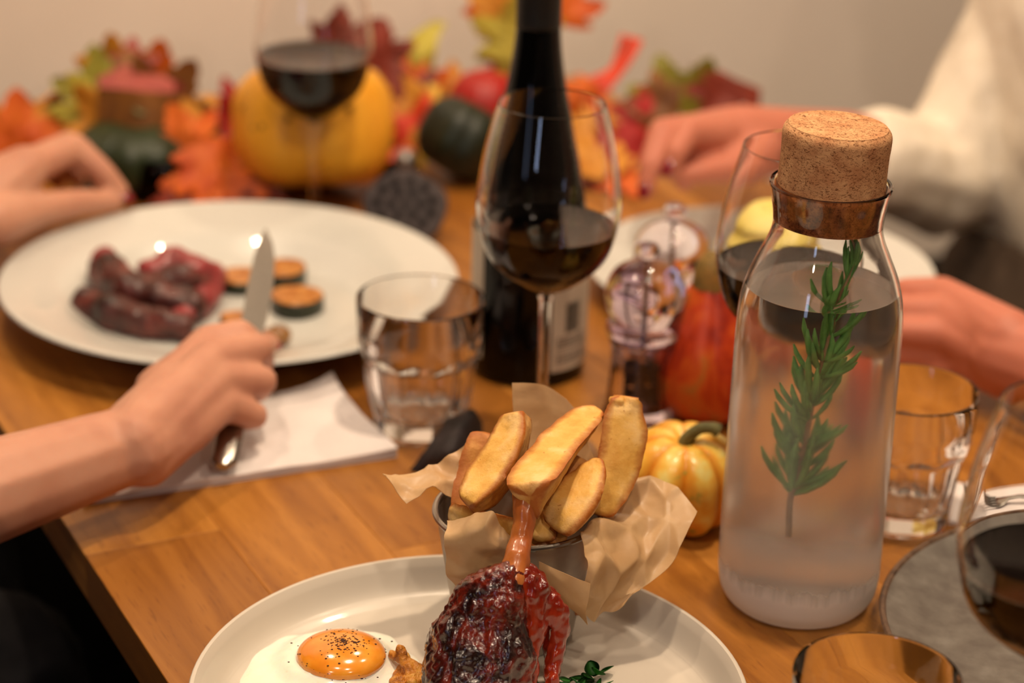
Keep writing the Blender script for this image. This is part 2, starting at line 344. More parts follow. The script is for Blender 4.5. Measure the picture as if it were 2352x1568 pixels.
def remesh(bm, voxel, smooth_it=6, disp=None):
    """fuse the pieces of bm into one continuous skin; returns a Mesh in the same coordinates"""
    me = bpy.data.meshes.new('tmp'); bm.to_mesh(me); bm.free()
    o = bpy.data.objects.new('tmp', me); COL.objects.link(o)
    md = o.modifiers.new('r', 'REMESH'); md.mode = 'VOXEL'; md.voxel_size = voxel; md.use_smooth_shade = True
    if smooth_it:
        s = o.modifiers.new('s', 'SMOOTH'); s.factor = .5; s.iterations = smooth_it
    dg = bpy.context.evaluated_depsgraph_get(); dg.update()
    out = bpy.data.meshes.new_from_object(o.evaluated_get(dg)); bpy.data.objects.remove(o); bpy.data.meshes.remove(me)
    if disp:
        n = len(out.vertices)
        cs = [v.co.copy() for v in out.vertices]; ns = [v.normal.copy() for v in out.vertices]
        for i in range(n): out.vertices[i].co = cs[i] + ns[i] * disp(cs[i], ns[i])
    return out
def fnoise(v, s, o=0): return noise.noise(Vector((v[0]*s + o, v[1]*s + o*.7, v[2]*s - o)))
def grid_patch(rows, k=6, crumple=.0, cs=60, seed=0, thick=.0004):
    """rows of world points -> smooth sheet with creases and real thickness"""
    R = []
    for r in rows: R.append(smoothprof([tuple(p) for p in r], k))
    Ccols = list(zip(*R)); G = [smoothprof(list(c), k) for c in Ccols]
    bm = bmesh.new(); nu, nv = len(G), len(G[0]); g = [[Vector(G[i][j]) for j in range(nv)] for i in range(nu)]
    top = []
    for i in range(nu):
        row = []
        for j in range(nv):
            a = g[min(i+1, nu-1)][j] - g[max(i-1, 0)][j]; b = g[i][min(j+1, nv-1)] - g[i][max(j-1, 0)]
            n = a.cross(b); n = n.normalized() if n.length > 1e-12 else Vector((0, 0, 1))
            d = noise.voronoi(g[i][j] * cs + Vector((seed, seed, seed)))[0]
            h = min(d[1] - d[0], .55)*1.6 if crumple else 0
            row.append(bm.verts.new(g[i][j] + n * crumple * (h - .4 + .6 * fnoise(g[i][j], cs*.6, seed))))
        top.append(row)
    for i in range(nu-1):
        for j in range(nv-1): bm.faces.new((top[i][j], top[i+1][j], top[i+1][j+1], top[i][j+1]))
    fixn(bm)
    if thick: bmesh.ops.solidify(bm, geom=bm.faces[:], thickness=thick)
    return bm
def attr(o, name, vals):
    a = o.data.attributes.new(name, 'FLOAT', 'POINT'); a.data.foreach_set('value', vals)
# ================================================================ SETTING
U = Vector((-.4467, .8947, 0)); V = Vector((.8947, .4467, 0)); TO = Vector((-.1787, 1.051, T))
def TP(s, t, z=0): return TO + U * s + V * t + Vector((0, 0, z))
ROT = math.atan2(V.y, V.x)
RZ = Matrix.Rotation(ROT, 3, 'Z')
bm = bmesh.new(); box(bm, (0, 1, -.03), (6, 7, .06)); struct('floor', bm, M['floor'])
bm = bmesh.new(); box(bm, (0, 1, 2.65), (6, 7, .06)); struct('ceiling', bm, M['ceil'])
WC = TP(1.10, .37); WC.z = 1.31
bm = bmesh.new(); box(bm, WC + U * .04, (3.6, .08, 2.62), RZ); struct('wall_back', bm, M['wall'])
bm = bmesh.new(); box(bm, (-2.97, 1, 1.31), (.06, 7, 2.62)); struct('wall_left', bm, M['panel'])
bm = bmesh.new(); box(bm, (2.97, 1, 1.31), (.06, 7, 2.62)); struct('wall_right', bm, M['wall'])
bm = bmesh.new(); box(bm, (0, -2.47, 1.31), (6, .06, 2.62)); struct('wall_front', bm, M['panel'])
bm = bmesh.new(); box(bm, WC + U * -.012 + Vector((0, 0, -1.09)), (3.6, .024, .42), RZ); struct('shade_panel_1', bm, M['floor'])  # dark sheet added so the shaded gap left of the table goes black
bm = bmesh.new(); box(bm, WC + U * -.030 + Vector((0, 0, -1.25)), (3.6, .016, .1), RZ); struct('baseboard_back', bm, M['floor'])
# ================================================================ TABLE
S0, S1, TW = -.62, .97, .752
tb = thing('dining_table', 'orange-brown wooden dining table made of joined staves, carrying the meal', 'table', TP((S0+S1)/2, TW/2, -T), rotz=ROT)
rows = 9; rw = TW / rows; sc = {}
slen = [.26, .38, .33, .46]
sm = {}
def stave(x, y0, y1):
    ln = round(y1 - y0, 3)
    if ln not in sm:
        b_ = boxbm((0, 0, -.015), (rw, ln, .03), .0004); me = bpy.data.meshes.new('stave'); b_.to_mesh(me); b_.free(); me.materials.append(M['wood']); sm[ln] = me
    o = bpy.data.objects.new('stave', sm[ln]); COL.objects.link(o); o.parent = tb; o.location = (x, (y0+y1)/2, T)
for r in range(rows):
    x = -TW/2 + rw*(r+.5); ys = [(S0 - S1)/2]
    if r == 0: cuts = [.155 - (S0+S1)/2 - .40, .155 - (S0+S1)/2, .155 - (S0+S1)/2 + .42]
    else:
        cuts = []; y = ys[0] + random.choice([.12, .2, .28, .34])
        while y < (S1-S0)/2 - .1: cuts.append(y); y += random.choice(slen)
    cuts = [c for c in cuts if -(S1-S0)/2 + .05 < c < (S1-S0)/2 - .05]
    ed = [-(S1-S0)/2] + cuts + [(S1-S0)/2]
    for a, b in zip(ed, ed[1:]): stave(x, a, b)
for sx_ in (-1, 1):
    for sy_ in (-1, 1):
        obj('leg', boxbm((sx_*(TW/2-.07), sy_*((S1-S0)/2-.1), (T-.03)/2), (.06, .06, T-.03), .003), M['leg'], tb)
obj('apron', boxbm((0, 0, T-.06), (TW-.12, S1-S0-.2, .055), .003), M['leg'], tb)
# seats the two diners sit on
def bench(t0, label, side):
    c = TP(.42, t0, -T); b = thing('dining_chair', label, 'chair', c, 'chairs of the two diners', rotz=ROT)
    obj('seat', boxbm((0, 0, .44), (.42, .44, .04), .01, 2), M['chair_wood'], b)
    for a in (-1, 1):
        for d in (-1, 1): obj('leg', boxbm((a*.18, d*.19, .21), (.035, .035, .42), .004), M['chair_wood'], b)
    obj('backrest', boxbm((side*.2, 0, .66), (.03, .42, .4), .01, 2), M['chair_wood'], b)
# ================================================================ GLASSWARE
def liquid(name, low, mside, mtop, parent, n=72):
    """liquid that wets the glass: its side IS the inner wall (index relative to glass), its top meets the air"""
    r, z = low[-1]
    bm = lathe(low + [(r - .0006, z - .0003), (r - .0016, z - .0005), (0, z - .0005)], n)
    bm.normal_update(); bm.faces.ensure_lookup_table()
    for f in bm.faces:
        if f.calc_center_median().z > z - .0006 and f.normal.z > .25: f.material_index = 1
    o = obj(name, bm, mside, parent); o.data.materials.append(mtop); return o
def wine_glass(px, py, label, scale=1.0, R=.045, bowl_h=.121, stem=.117, rim=.0325, fill=.35, dark=True, loc=None):
    c = loc or P(px, py, .0); c.z = T + .0002
    g = thing('wine_glass', label, 'wine glass', c, None)
    zb = stem; zt = stem + bowl_h
    ip = smoothprof([(0.0004, zb + .004), (R*.42, zb + .008), (R*.80, zb + bowl_h*.20), (R*.985, zb + bowl_h*.42), (R*.965, zb + bowl_h*.6), (R*.87, zb + bowl_h*.8), (rim, zt)], 7)
    ip[0] = (0, ip[0][1])
    th = .0009
    op = smoothprof([(.0042, zb - .008), (.0075, zb - .002), (R*.45, zb + .0052), (R*.82 + th, zb + bowl_h*.19), (R*.985 + th, zb + bowl_h*.42), (R*.965 + th, zb + bowl_h*.6), (R*.87 + th, zb + bowl_h*.8), (rim + th, zt)], 7)
    zf = zb + bowl_h*fill
    for (r0, z0), (r1, z1) in zip(ip, ip[1:]):
        if z0 <= zf <= z1: rf = r0 + (r1-r0)*(zf-z0)/(z1-z0)
    low = [q for q in ip if q[1] < zf] + [(rf, zf)]; up = [(rf, zf)] + [q for q in ip if q[1] > zf]
    bm2 = lathe(op + [(rim + th*.8, zt + .0005), (rim + th*.3, zt + .0006), (rim, zt)] + up[::-1][1:], 72)
    obj('bowl', fixnormals_out(bm2), M['thin_glass'], g)
    st = smoothprof([(.0042, zb - .008), (.0036, zb - .03), (.0034, stem*.45), (.0038, stem*.2), (.0065, .008)], 5)[::-1]
    obj('stem', fixnormals_out(lathe(st, 40)), M['thin_glass'], g)
    ft = [(0, 0.0008), (.03, 0.0004), (.0385, 0), (.039, .0008), (.0385, .0016), (.02, .004), (.0065, .008)]
    obj('foot', fixnormals_out(lathe(ft, 64)), M['thin_glass'], g)
    liquid('wine', low, M['wine_side'], M['wine'], g)
    return g
def fixnormals_out(bm):
    # profile runs bottom axis -> outside -> top; lathe faces then already point outwards
    bm.normal_update(); return bm
wine_glass(1240, 1045, 'half-full red wine glass standing in front of the dark wine bottle')
wine_glass(0, 0, 'red wine glass partly hidden behind the corked carafe', fill=.40, loc=P(1772, 1178, 0))
wine_glass(0, 0, 'blurred red wine glass in front of the big yellow pumpkin, behind the left plate', R=.0465, stem=.098, bowl_h=.125, fill=.40, loc=P(722, 528, 0))
wine_glass(0, 0, 'out-of-focus red wine glass cut by the right edge, over the grey plate', fill=.36, loc=P(2335, 1990, 0))
def tumbler(c, label, H=.088, R=.0392, n=10, sc=1.0):
    c = Vector(c); c.z = T + .0002
    g = thing('glass_tumbler', label, 'tumbler', c, None)
    sec = 2*PI/n
    def rf(r, z, th):
        if z > H*.72 or r < .02: return r
        ap = .0285 + z/(H*.56)*.0060 if z < H*.56 else .0345 + (z-H*.56)/(H*.16)*.0075
        if r < ap: return r
        a = (th % sec) - sec/2; f = ap / math.cos(a)
        return min(r, f)
    op = [(0, .0005), (.020, .0005), (.0285, 0), (.0300, .0012), (.0318, .005), (.0340, H*.25), (.0362, H*.45), (.0376, H*.56), (.0382, H*.62), (.0386, H*.66), (.0389, H*.72), (R, H*.8), (R+.0006, H-.001), (R+.0002, H), (R-.0006, H)]
    ip = [(R-.0012, H-.001), (R-.0020, H*.8), (.0350, H*.72), (.0325, H*.56), (.0300, H*.35), (.0275, .018), (.0240, .0125), (.016, .0105), (0, .010)]
    op = [(a*sc, b*sc) for a, b in op]; ip = [(a*sc, b*sc) for a, b in ip]; rf0 = rf; rf = lambda r, z, t: rf0(r/sc, z/sc, t)*sc
    seg = []
    for a, b in zip(op, op[1:]):
        for k in range(4): seg.append((a[0]+(b[0]-a[0])*k/4, a[1]+(b[1]-a[1])*k/4))
    seg.append(op[-1])
    nn = 120
    obj('body', fixnormals_out(lathe(seg, nn, rf)), M['glass'], g, smooth=22)
    obj('inner_wall', fixnormals_out(lathe([op[-1]] + ip, nn)), M['glass'], g, smooth=40)
    return g
tumbler(P(962, 980), 'small empty faceted water tumbler beside the white napkin and wine bottle', sc=1.06)
tumbler(P(2068, 1190), 'faceted water tumbler just right of the corked carafe')
tb3 = P(2016, 1548, .088); tumbler(tb3, 'empty tumbler of which only the rim shows, at the bottom edge below the carafe')
# ---- carafe
cc = P(1828, 1374); cc.z = T + .0002
cf = thing('glass_carafe', 'tall misted glass water carafe closed with a cork', 'carafe', cc)
op = [(.0002, .0008), (.028, .0008), (.036, .0003), (.0405, .0035), (.0442, .0095), (.0458, .018), (.0463, .03), (.0463, .08), (.0460, .13), (.0457, .165), (.0452, .178), (.0438, .189), (.0405, .2005), (.0358, .2115), (.0318, .2205), (.0298, .2275), (.0299, .234), (.0308, .2405), (.0322, .2475), (.0330, .2515)]
opp = [(0, .0008)] + smoothprof(op, 5)
ipp = []
for i, (r, z) in enumerate(opp):
    if z < .014: continue
    ipp.append((r - .0022, z))
ipp = [(0, .0075), (.02, .0078), (.032, .009), (.039, .0125)] + [q for q in ipp if q[1] > .0165]
lip = [(.0332, .2527), (.0326, .2533), (.0316, .2527)]
obj('body', fixnormals_out(lathe(opp + lip, 96)), M['carafe'], cf)
wl = .1925; upi = [q for q in ipp if q[1] >= wl]; lowi = [q for q in ipp if q[1] < wl] + [upi[0]]
obj('inner_wall', fixnormals_out(lathe([lip[-1]] + upi[::-1], 96)), M['carafe_in'], cf)
liquid('water', lowi, M['water_side'], M['water'], cf, 96)
ck = [(0, .231), (.0268, .231), (.0274, .2318), (.0276, .236), (.0285, .2405), (.0294, .246), (.0294, .2515)]
ck2 = [(.0292, .2515), (.0289, .262), (.0289, .270), (.0292, .276), (.0290, .2815), (.0270, .2845), (.0235, .2855), (0, .2855)]
s1 = obj('stopper', fixnormals_out(lathe(smoothprof(ck2, 4), 72)), M['cork'], cf)
s2 = obj('stopper_plug', fixnormals_out(lathe(smoothprof(ck, 3), 72)), M['cork_dark'], cf); tag(s2, 'darker lower end of the cork stopper')
for s_ in (s1, s2):
    p_ = Vector((0, 0, .25)); R_ = Matrix.Rotation(math.radians(2.0), 4, 'Y')
    s_.matrix_local = Matrix.Translation(p_) @ R_ @ Matrix.Translation(-p_)
# ---- rosemary sprig inside
path = [(1938, 512), (1966, 590), (1925, 690), (1897, 800), (1873, 880), (1855, 980), (1830, 1080), (1812, 1140), (1808, 1222)]
yy = [cc.y - .016, cc.y-.012, cc.y-.018, cc.y-.020, cc.y-.018, cc.y-.014, cc.y-.018, cc.y-.023, cc.y-.026]
pts = []
for i, ((x_, y_), Y_) in enumerate(zip(path, yy)):
    if y_ > 690:
        ax = 1884 - (y_-690)*.078; x_ = ax + (x_-ax)/1.28
    q = PY(x_, y_, Y_); pts.append(tuple(q))
ros = thing('rosemary_sprig', 'green rosemary sprig floating inside the water carafe', 'herb', Vector(pts[-1]))
sp = smoothprof(pts, 8); bm = bmesh.new()
tube(bm, sp, [.0006 + .0011*(i/len(sp)) for i in range(len(sp))], 8); obj('stem', bm, M['twig'], ros, world=True)
bm = bmesh.new(); nd = [(0, 0, 0), (.006, 0, -.0002), (.013, 0, .0008), (.019, 0, .0026), (.0235, 0, .0050)]
tube(bm, nd, [.0005, .0013, .0016, .0014, .0004], 6); ndm = bpy.data.meshes.new('needle'); bm.to_mesh(ndm); bm.free(); ndm.materials.append(M['herb'])
ndm.polygons.foreach_set('use_smooth', [True]*len(ndm.polygons))
axis0 = Vector((cc.x, cc.y, 0))
rq = random.Random(11)
for i in range(190):
    t_ = (math.floor(i/7)*7 + rq.uniform(0, 3.5))/190*.88; f_ = t_*(len(sp)-1); k_ = int(f_); a_ = Vector(sp[k_]); b_ = Vector(sp[min(k_+1, len(sp)-1)])
    q = a_.lerp(b_, f_-k_); d_ = (Vector(sp[max(k_-3, 0)]) - Vector(sp[min(k_+3, len(sp)-1)])).normalized()
    node = rq.uniform(0, 2*PI)
    if (i//7) % 4 == 3 or rq.random() < .12: continue
    s_ = d_.cross(Vector((0, 1, .2))).normalized(); w_ = d_.cross(s_)
    out = (s_*math.cos(node) + w_*math.sin(node)*.8); op_ = rq.uniform(.2, 1.15) if t_ > .25 else rq.uniform(.12, .6)
    dr = (d_*math.cos(op_) + out*math.sin(op_)).normalized(); sc_ = random.uniform(.8, 1.3)
    tip = q + dr*.0235*sc_; rad = (Vector((tip.x, tip.y, 0)) - axis0).length; lim = .036 if tip.z - T < .188 else .022
    if rad > lim or tip.z - T > .229: sc_ *= .5
    tip = q + dr*.0235*sc_
    if (Vector((tip.x, tip.y, 0)) - axis0).length > .040 or tip.z - T > .2305: continue
    n_ = bpy.data.objects.new('needle', ndm); COL.objects.link(n_); n_.parent = ros
    n_.matrix_local = Matrix.Translation(q - Vector(ros.location)) @ dr.to_track_quat('X', 'Z').to_matrix().to_4x4() @ Matrix.Scale(sc_, 4)
# ---- wine bottle
bc = P(1211, 868); bc.z = T + .0002; bc.y += .02
bt = thing('wine_bottle', 'tall dark wine bottle with black capsule behind the middle glass', 'bottle', bc)
bp = [(.034, .0), (.0385, .002), (.0405, .007), (.0408, .02), (.0408, .06), (.0405, .085), (.0388, .112), (.0345, .145), (.0270, .178), (.0203, .208), (.0165, .232), (.0148, .252)]
obj('body', fixnormals_out(lathe([(0, .004), (.02, .003)] + smoothprof(bp, 6), 72)), M['bottle'], bt)
obj('capsule', fixnormals_out(lathe([(.0151, .2485), (.0154, .249), (.0153, .252), (.0152, .30), (.0158, .301), (.0158, .31), (.0145, .3115), (0, .3115)], 48)), M['capsule'], bt)
def label(a0, a1, z0, z1, name='label', r=.0411, m=None):
    bm = bmesh.new(); n = 24; vs = []
    for k in range(n+1):
        a = math.radians(a0 + (a1-a0)*k/n); vs.append([bm.verts.new((r*math.sin(a), -r*math.cos(a), z)) for z in (z0, z1)])
    for k in range(n): bm.faces.new((vs[k][0], vs[k+1][0], vs[k+1][1], vs[k][1]))
    bm.normal_update(); bmesh.ops.solidify(bm, geom=bm.faces[:], thickness=-.0002)
    return obj(name, bm, m or M['label'], bt)
tag(label(-150, -52, .016, .108), 'cream front label')
lb = tag(label(22, 108, .012, .083), 'cream back label with a barcode and small print')
bm = bmesh.new(); z_ = .046
def lprint(bm, a0, a1, z0, z1, r=.04145):
    c = []
    for a in (a0, (a0+a1)/2, a1):
        a = math.radians(a); c.append([bm.verts.new((r*math.sin(a), -r*math.cos(a), z)) for z in (z0, z1)])
    for k in (0, 1): bm.faces.new((c[k][0], c[k+1][0], c[k+1][1], c[k][1]))
a_ = 38
while a_ < 56:
    w_ = random.choice([.5, .8, 1.3]); lprint(bm, a_, a_+w_, .040, .062); a_ += w_ + random.choice([.35, .6])
for k in range(9):
    z_ = .036 - k*.0024
    if k == 4: continue
    a_ = 28
    while a_ < 66: l_ = random.uniform(2, 6); lprint(bm, a_, a_+l_, z_, z_+.0009); a_ += l_+1
pr_ = obj('barcode_and_print', bm, M['ink'], lb, smooth=0); tag(pr_, kind='stuff')
# ---- salt and pepper mills
def mill(c, label_, fillm, s=1.0):
    c = Vector(c); c.z = T + .0002
    g = thing('acrylic_mill', label_, 'pepper mill', c)
    sc_ = lambda pr: [(r*s, z*s) for r, z in pr]
    def rf(r, z, th): return r * (1 - .03*(abs(math.sin(th*4))) * (1 if z < .052*s else 0))
    body = smoothprof([(.0245, .0), (.0248, .004), (.0225, .012), (.0208, .03), (.0205, .045), (.0218, .054), (.0232, .058)], 4)
    obj('body', fixnormals_out(lathe([(0, 0)] + sc_(body) + sc_([(.018, .0585), (.0150, .055), (.0148, .008), (0, .007)]), 64, rf)), M['acrylic'], g)
    obj('collar', fixnormals_out(lathe(sc_([(0, .0592), (.021, .0592), (.0242, .0600), (.0250, .063), (.0242, .066), (.021, .067), (.0175, .0672), (0, .0672)]), 64)), M['acrylic'], g)
    head = smoothprof([(.0165, .0676), (.0205, .070), (.0250, .078), (.0262, .086), (.0250, .095), (.0205, .103), (.012, .108), (.0055, .110), (.0045, .1115)], 5)
    obj('head', fixnormals_out(lathe([(0, .0676*s)] + sc_(head) + [(0, .1115*s)], 64)), M['acrylic'], g)
    knob = smoothprof([(.003, .1118), (.0062, .1130), (.0078, .1168), (.0062, .1208), (.0026, .1222)], 4)
    obj('knob', fixnormals_out(lathe([(0, .1118*s)] + sc_(knob) + [(0, .1223*s)], 40)), M['acrylic'], g)
    bm = bmesh.new(); tube(bm, [(0, 0, .047*s), (0, 0, .1115*s)], .0012*s, 10); obj('spindle', bm, M['steel'], g)
    bm = bmesh.new(); rr = random.Random(3)
    for k in range(300 if fillm == 'pc' else 0):
        a = rr.uniform(0, 2*PI); rd = .0118*math.sqrt(rr.random()) if rr.random() < .3 else .0118
        bmesh.ops.create_icosphere(bm, subdivisions=1, radius=.0022*s, matrix=Matrix.Translation((rd*math.cos(a)*s, rd*math.sin(a)*s, rr.uniform(.011, .042)*s)))
    if fillm == 'pc':
        tag(obj('peppercorns', bm, M['blackchip'], g), 'black peppercorns filling the clear body', kind='stuff')
    else:
        bm.free(); tag(obj('salt', lathe([(0, .0095*s), (.0138*s, .0095*s), (.0138*s, .036*s), (0, .038*s)], 32), M['napkin'], g), 'white coarse salt inside', kind='stuff')
    return g
mill(P(1468, 958), 'clear acrylic pepper mill, nearer of the pair, dark peppercorns inside', 'pc', 1.03)
mill(P(1528, 852), 'clear acrylic mill standing behind the pepper mill', 'salt', 1.03)
# ================================================================ PLATES
def plate(name, c, prof, m, label_, n=112, rim=None):
    c = Vector(c); c.z = T + .0002
    g = thing(name, label_, 'plate', c)
    obj('plate_body', fixnormals_out(lathe(prof, n)), m, g)
    if rim: tag(obj('rim', fixnormals_out(lathe(rim[0], n)), rim[1], g), 'brown unglazed rim')
    return g
PF = Vector((-.0165, 1.0135, T))
pf = [(0, .0015), (.06, .0015), (.062, 0), (.11, 0), (.118, .0025)] + smoothprof([(.128, .006), (.1375, .013), (.1428, .021), (.1440, .0238), (.1432, .0252), (.1414, .0250)], 4) + smoothprof([(.1388, .0215), (.1335, .0105), (.1270, .0062), (.115, .0046), (.06, .0042)], 5) + [(0, .0042)]
plate('dinner_plate', PF, pf, M['ceramic'], 'large white coupe plate in front carrying duck leg, egg and fries bucket')
PL = Vector((-.209, 1.567, T))
pl = [(0, .002), (.07, .002), (.072, 0), (.088, 0), (.092, .003)] + smoothprof([(.112, .012), (.125, .020), (.150, .027), (.1665, .0315), (.1680, .0330), (.1672, .0342), (.1650, .0342)], 4) + smoothprof([(.150, .0305), (.125, .0240), (.112, .0160), (.100, .0085), (.088, .0062), (.05, .0056)], 5) + [(0, .0055)]
plate('pasta_plate', PL, pl, M['ceramic_b'], 'wide-rimmed white plate of sliced steak and courgette on the left')
pr2 = [(r*.80, z*.72) for r, z in pl]
PR = P(1740, 672); PR.z = T
plate('pasta_plate', PR, pr2, M['ceramic_b'], 'white plate half hidden behind mills, carafe and the right diner\'s hands')
PG = Vector((.352, 1.105, T))
pg = [(0, .002), (.07, .002), (.072, 0), (.10, 0), (.112, .003), (.130, .010), (.1425, .0165)]
pg2 = [(.1395, .0172), (.128, .0122), (.115, .0068), (.10, .0052), (.05, .0048), (0, .0048)]
plate('stoneware_plate', PG, pg, M['stone'], 'dark grey stoneware plate with brown rim at the lower right')
gp = [o for o in COL.objects if o.name.startswith('stoneware_plate')][0]
o_ = obj('well', fixnormals_out(lathe(pg2, 112)), M['stone'], gp)
tag(obj('rim', fixnormals_out(lathe([(.1425, .0165), (.1435, .0175), (.1425, .0188), (.1405, .0186), (.1395, .0172)], 112)), M['stone_rim'], gp), 'brown unglazed rim')
# ================================================================ FRONT PLATE FOOD
# egg
ec = P(770, 1530, .006)
eg = thing('fried_egg', 'fried egg with orange peppered yolk on the front plate', 'egg', ec)
bm = bmesh.new(); nr, na = 26, 72; yo = Vector((-.001, .001, 0)); cen = bm.verts.new((yo.x, yo.y, .0105)); prev = None
def egr(a): return .0405*(1 + .10*math.sin(a*2+.8) + .05*math.sin(a*5+2) + .03*math.sin(a*9)) * (1.0 + .12*max(0, math.cos(a - 3.6)))
for i in range(1, nr+1):
    t_ = i/nr; ring = []
    for k in range(na):
        a = 2*PI*k/na; r = egr(a)*t_
        h = .0098*math.exp(-(r/.0265)**6) if r < .034 else 0
        h = .0022 + .0092*(1/(1+math.exp((r-.0295)/.0022)))*(.8+.2*math.cos(a)) ; h *= (1 - t_**14)
        h += .0006*fnoise((r*math.cos(a), r*math.sin(a), 0), 220) * (1-t_**6)
        ring.append(bm.verts.new((yo.x + r*math.cos(a)*1.0, yo.y + r*math.sin(a)*.98, h)))
    for k in range(na):
        if prev is None: bm.faces.new((cen, ring[k], ring[(k+1) % na]))
        else: bm.faces.new((prev[k], ring[k], ring[(k+1) % na], prev[(k+1) % na]))
    prev = ring
bm.faces.new([bm.verts.new((v.co.x*.98, v.co.y*.98, -.0012)) for v in prev][::-1])
obj('egg_white', bm, M['eggwhite'], eg, smooth=80)
bm = bmesh.new(); bmesh.ops.create_uvsphere(bm, u_segments=48, v_segments=24, radius=1, matrix=Matrix.Translation((.0035, -.003, .0086)) @ Matrix.Diagonal((.0240, .0232, .0100, 1)))
obj('yolk', bm, M['yolk'], eg)
bm = bmesh.new(); rr = random.Random(5)
for k in range(210):
    a = rr.uniform(0, 2*PI); q = abs(rr.gauss(0, .40)) if k < 180 else rr.uniform(.9, 1.3); q = min(q, 1.35)
    x_, y_ =   .0240*q*math.cos(a) + .005, .0232*q*math.sin(a) - .005
    z_ = .0088 + .0098*math.sqrt(max(0, 1 - ((x_-.0035)/.0240)**2 - ((y_+.003)/.0232)**2)) if q < .97 else .0114
    if q > 1.1: z_ = .0108
    s_ = rr.uniform(.00022, .00065)
    bmesh.ops.create_icosphere(bm, subdivisions=1, radius=s_, matrix=Matrix.Translation((x_, y_, z_)) @ Matrix.Diagonal((1.3, 1, .6, 1)))
tag(obj('pepper', bm, M['pepper'], eg), 'black pepper scattered on the yolk', kind='stuff')
# potato cake between egg and duck
hc = P(930, 1552, .008); bm = bmesh.new(); rr = random.Random(2)
for k in range(16):
    c_ = hc + Vector((rr.uniform(-.012, .022), rr.uniform(-.022, .006), rr.uniform(-.002, .006)))
    d_ = Vector((rr.uniform(-1, 1), rr.uniform(-1, 1), rr.uniform(-.2, .2))).normalized()*.009
    hullseg(bm, c_-d_, .0035, c_+d_, .003, 1)
hs = obj('potato_cake', remesh(bm, .0009, 2, lambda p, n: .0006*fnoise(p, 400)), M['hash'], loc=hc, world=True, smooth=60)
tag(hs, 'crisp golden potato cake peeping out between egg and duck leg', 'potato')
# bucket
BK = P(1190, 1400, .0045); BK.y = 1.108; BK.x = .006; BK.z = T + .0048
bk = thing('serving_bucket', 'small tapered grey tin bucket holding the fries behind the duck leg', 'bucket', BK)
BH, BR1, BR0 = .074, .0455, .0320
obj('bucket_wall', fixnormals_out(lathe([(0, 0), (BR0-.002, 0), (BR0, .001), (BR0+.001, .004), (BR1-.001, BH-.002), (BR1-.0022, BH-.002), (BR0, .005), (BR0-.002, .0025), (0, .002)], 72)), M['tin'], bk)
obj('rolled_rim', fixnormals_out(lathe([(BR1-.0022+.0018*(1+math.cos(a)), BH + .0018*math.sin(a)) for a in [2*PI*k/10 for k in range(10)]], 72, closed=True)), M['steel'], bk)
# greaseproof paper
pp = thing('greaseproof_paper', 'crumpled brown greaseproof paper lining the tin bucket, flaring outwards', 'paper', BK + Vector((0, 0, .004)))
def ptch(rows, cr, cs, seed, lab=None, k=6):
    R_ = [[PY(x, y, Y) for x, y, Y in r] for r in rows]
    o = obj('flap', grid_patch(R_, k, cr, cs, seed), M['paper'], pp, world=True, smooth=55)
    if lab: tag(o, lab)
B0 = BK.y
ptch([[(1176, 879, B0+.055), (1216, 879, B0+.056), (1256, 886, B0+.056), (1300, 915, B0+.053)],
      [(1177, 925, B0+.052), (1225, 930, B0+.053), (1280, 935, B0+.052), (1338, 962, B0+.048)],
      [(1182, 985, B0+.046), (1235, 995, B0+.047), (1295, 1005, B0+.045), (1352, 1020, B0+.040)],
      [(1180, 1050, B0+.040), (1240, 1060, B0+.041), (1305, 1062, B0+.038), (1370, 1070, B0+.032)],
      [(1170, 1110, B0+.034), (1235, 1120, B0+.036), (1305, 1120, B0+.034), (1370, 1120, B0+.028)]], .0016, 45, 3, 'upright flap at the back')
ptch([[(877, 1092, B0+.005), (925, 1092, B0+.010), (985, 1072, B0+.018), (1040, 1040, B0+.022), (1090, 1008, B0+.026)],
      [(893, 1108, B0), (935, 1112, B0+.004), (985, 1090, B0+.012), (1035, 1075, B0+.016), (1085, 1062, B0+.020)],
      [(912, 1135, B0-.004), (948, 1128, B0), (990, 1108, B0+.003), (1030, 1108, B0+.008), (1075, 1110, B0+.012)],
      [(934, 1157, B0-.008), (962, 1136, B0-.006), (1000, 1118, B0-.001), (1032, 1140, B0+.003), (1070, 1168, B0+.006)]], .0034, 60, 8, 'pointed flap flying out to the left')
F0 = B0 - .0515
ptch([[(1028, 1196, B0-.034), (1060, 1186, B0-.040), (1100, 1180, B0-.045), (1133, 1174, B0-.050), (1150, 1215, B0-.046), (1182, 1232, B0-.044)],
      [(1024, 1232, F0+.004), (1060, 1228, F0), (1096, 1218, F0-.003), (1118, 1212, F0-.004), (1145, 1236, F0-.001), (1182, 1244, F0+.001)],
      [(1025, 1275, F0+.006), (1062, 1270, F0+.001), (1098, 1264, F0-.002), (1130, 1262, F0-.003), (1155, 1270, F0-.001), (1185, 1278, F0)],
      [(1028, 1312, F0+.008), (1064, 1310, F0+.003), (1100, 1306, F0+.001), (1130, 1305, F0), (1158, 1306, F0), (1188, 1310, F0+.001)],
      [(1048, 1346, F0+.012), (1075, 1352, F0+.008), (1105, 1356, F0+.005), (1132, 1356, F0+.004), (1160, 1352, F0+.004), (1190, 1350, F0+.004)]], .0034, 50, 12, 'folded flap hanging over the front rim')
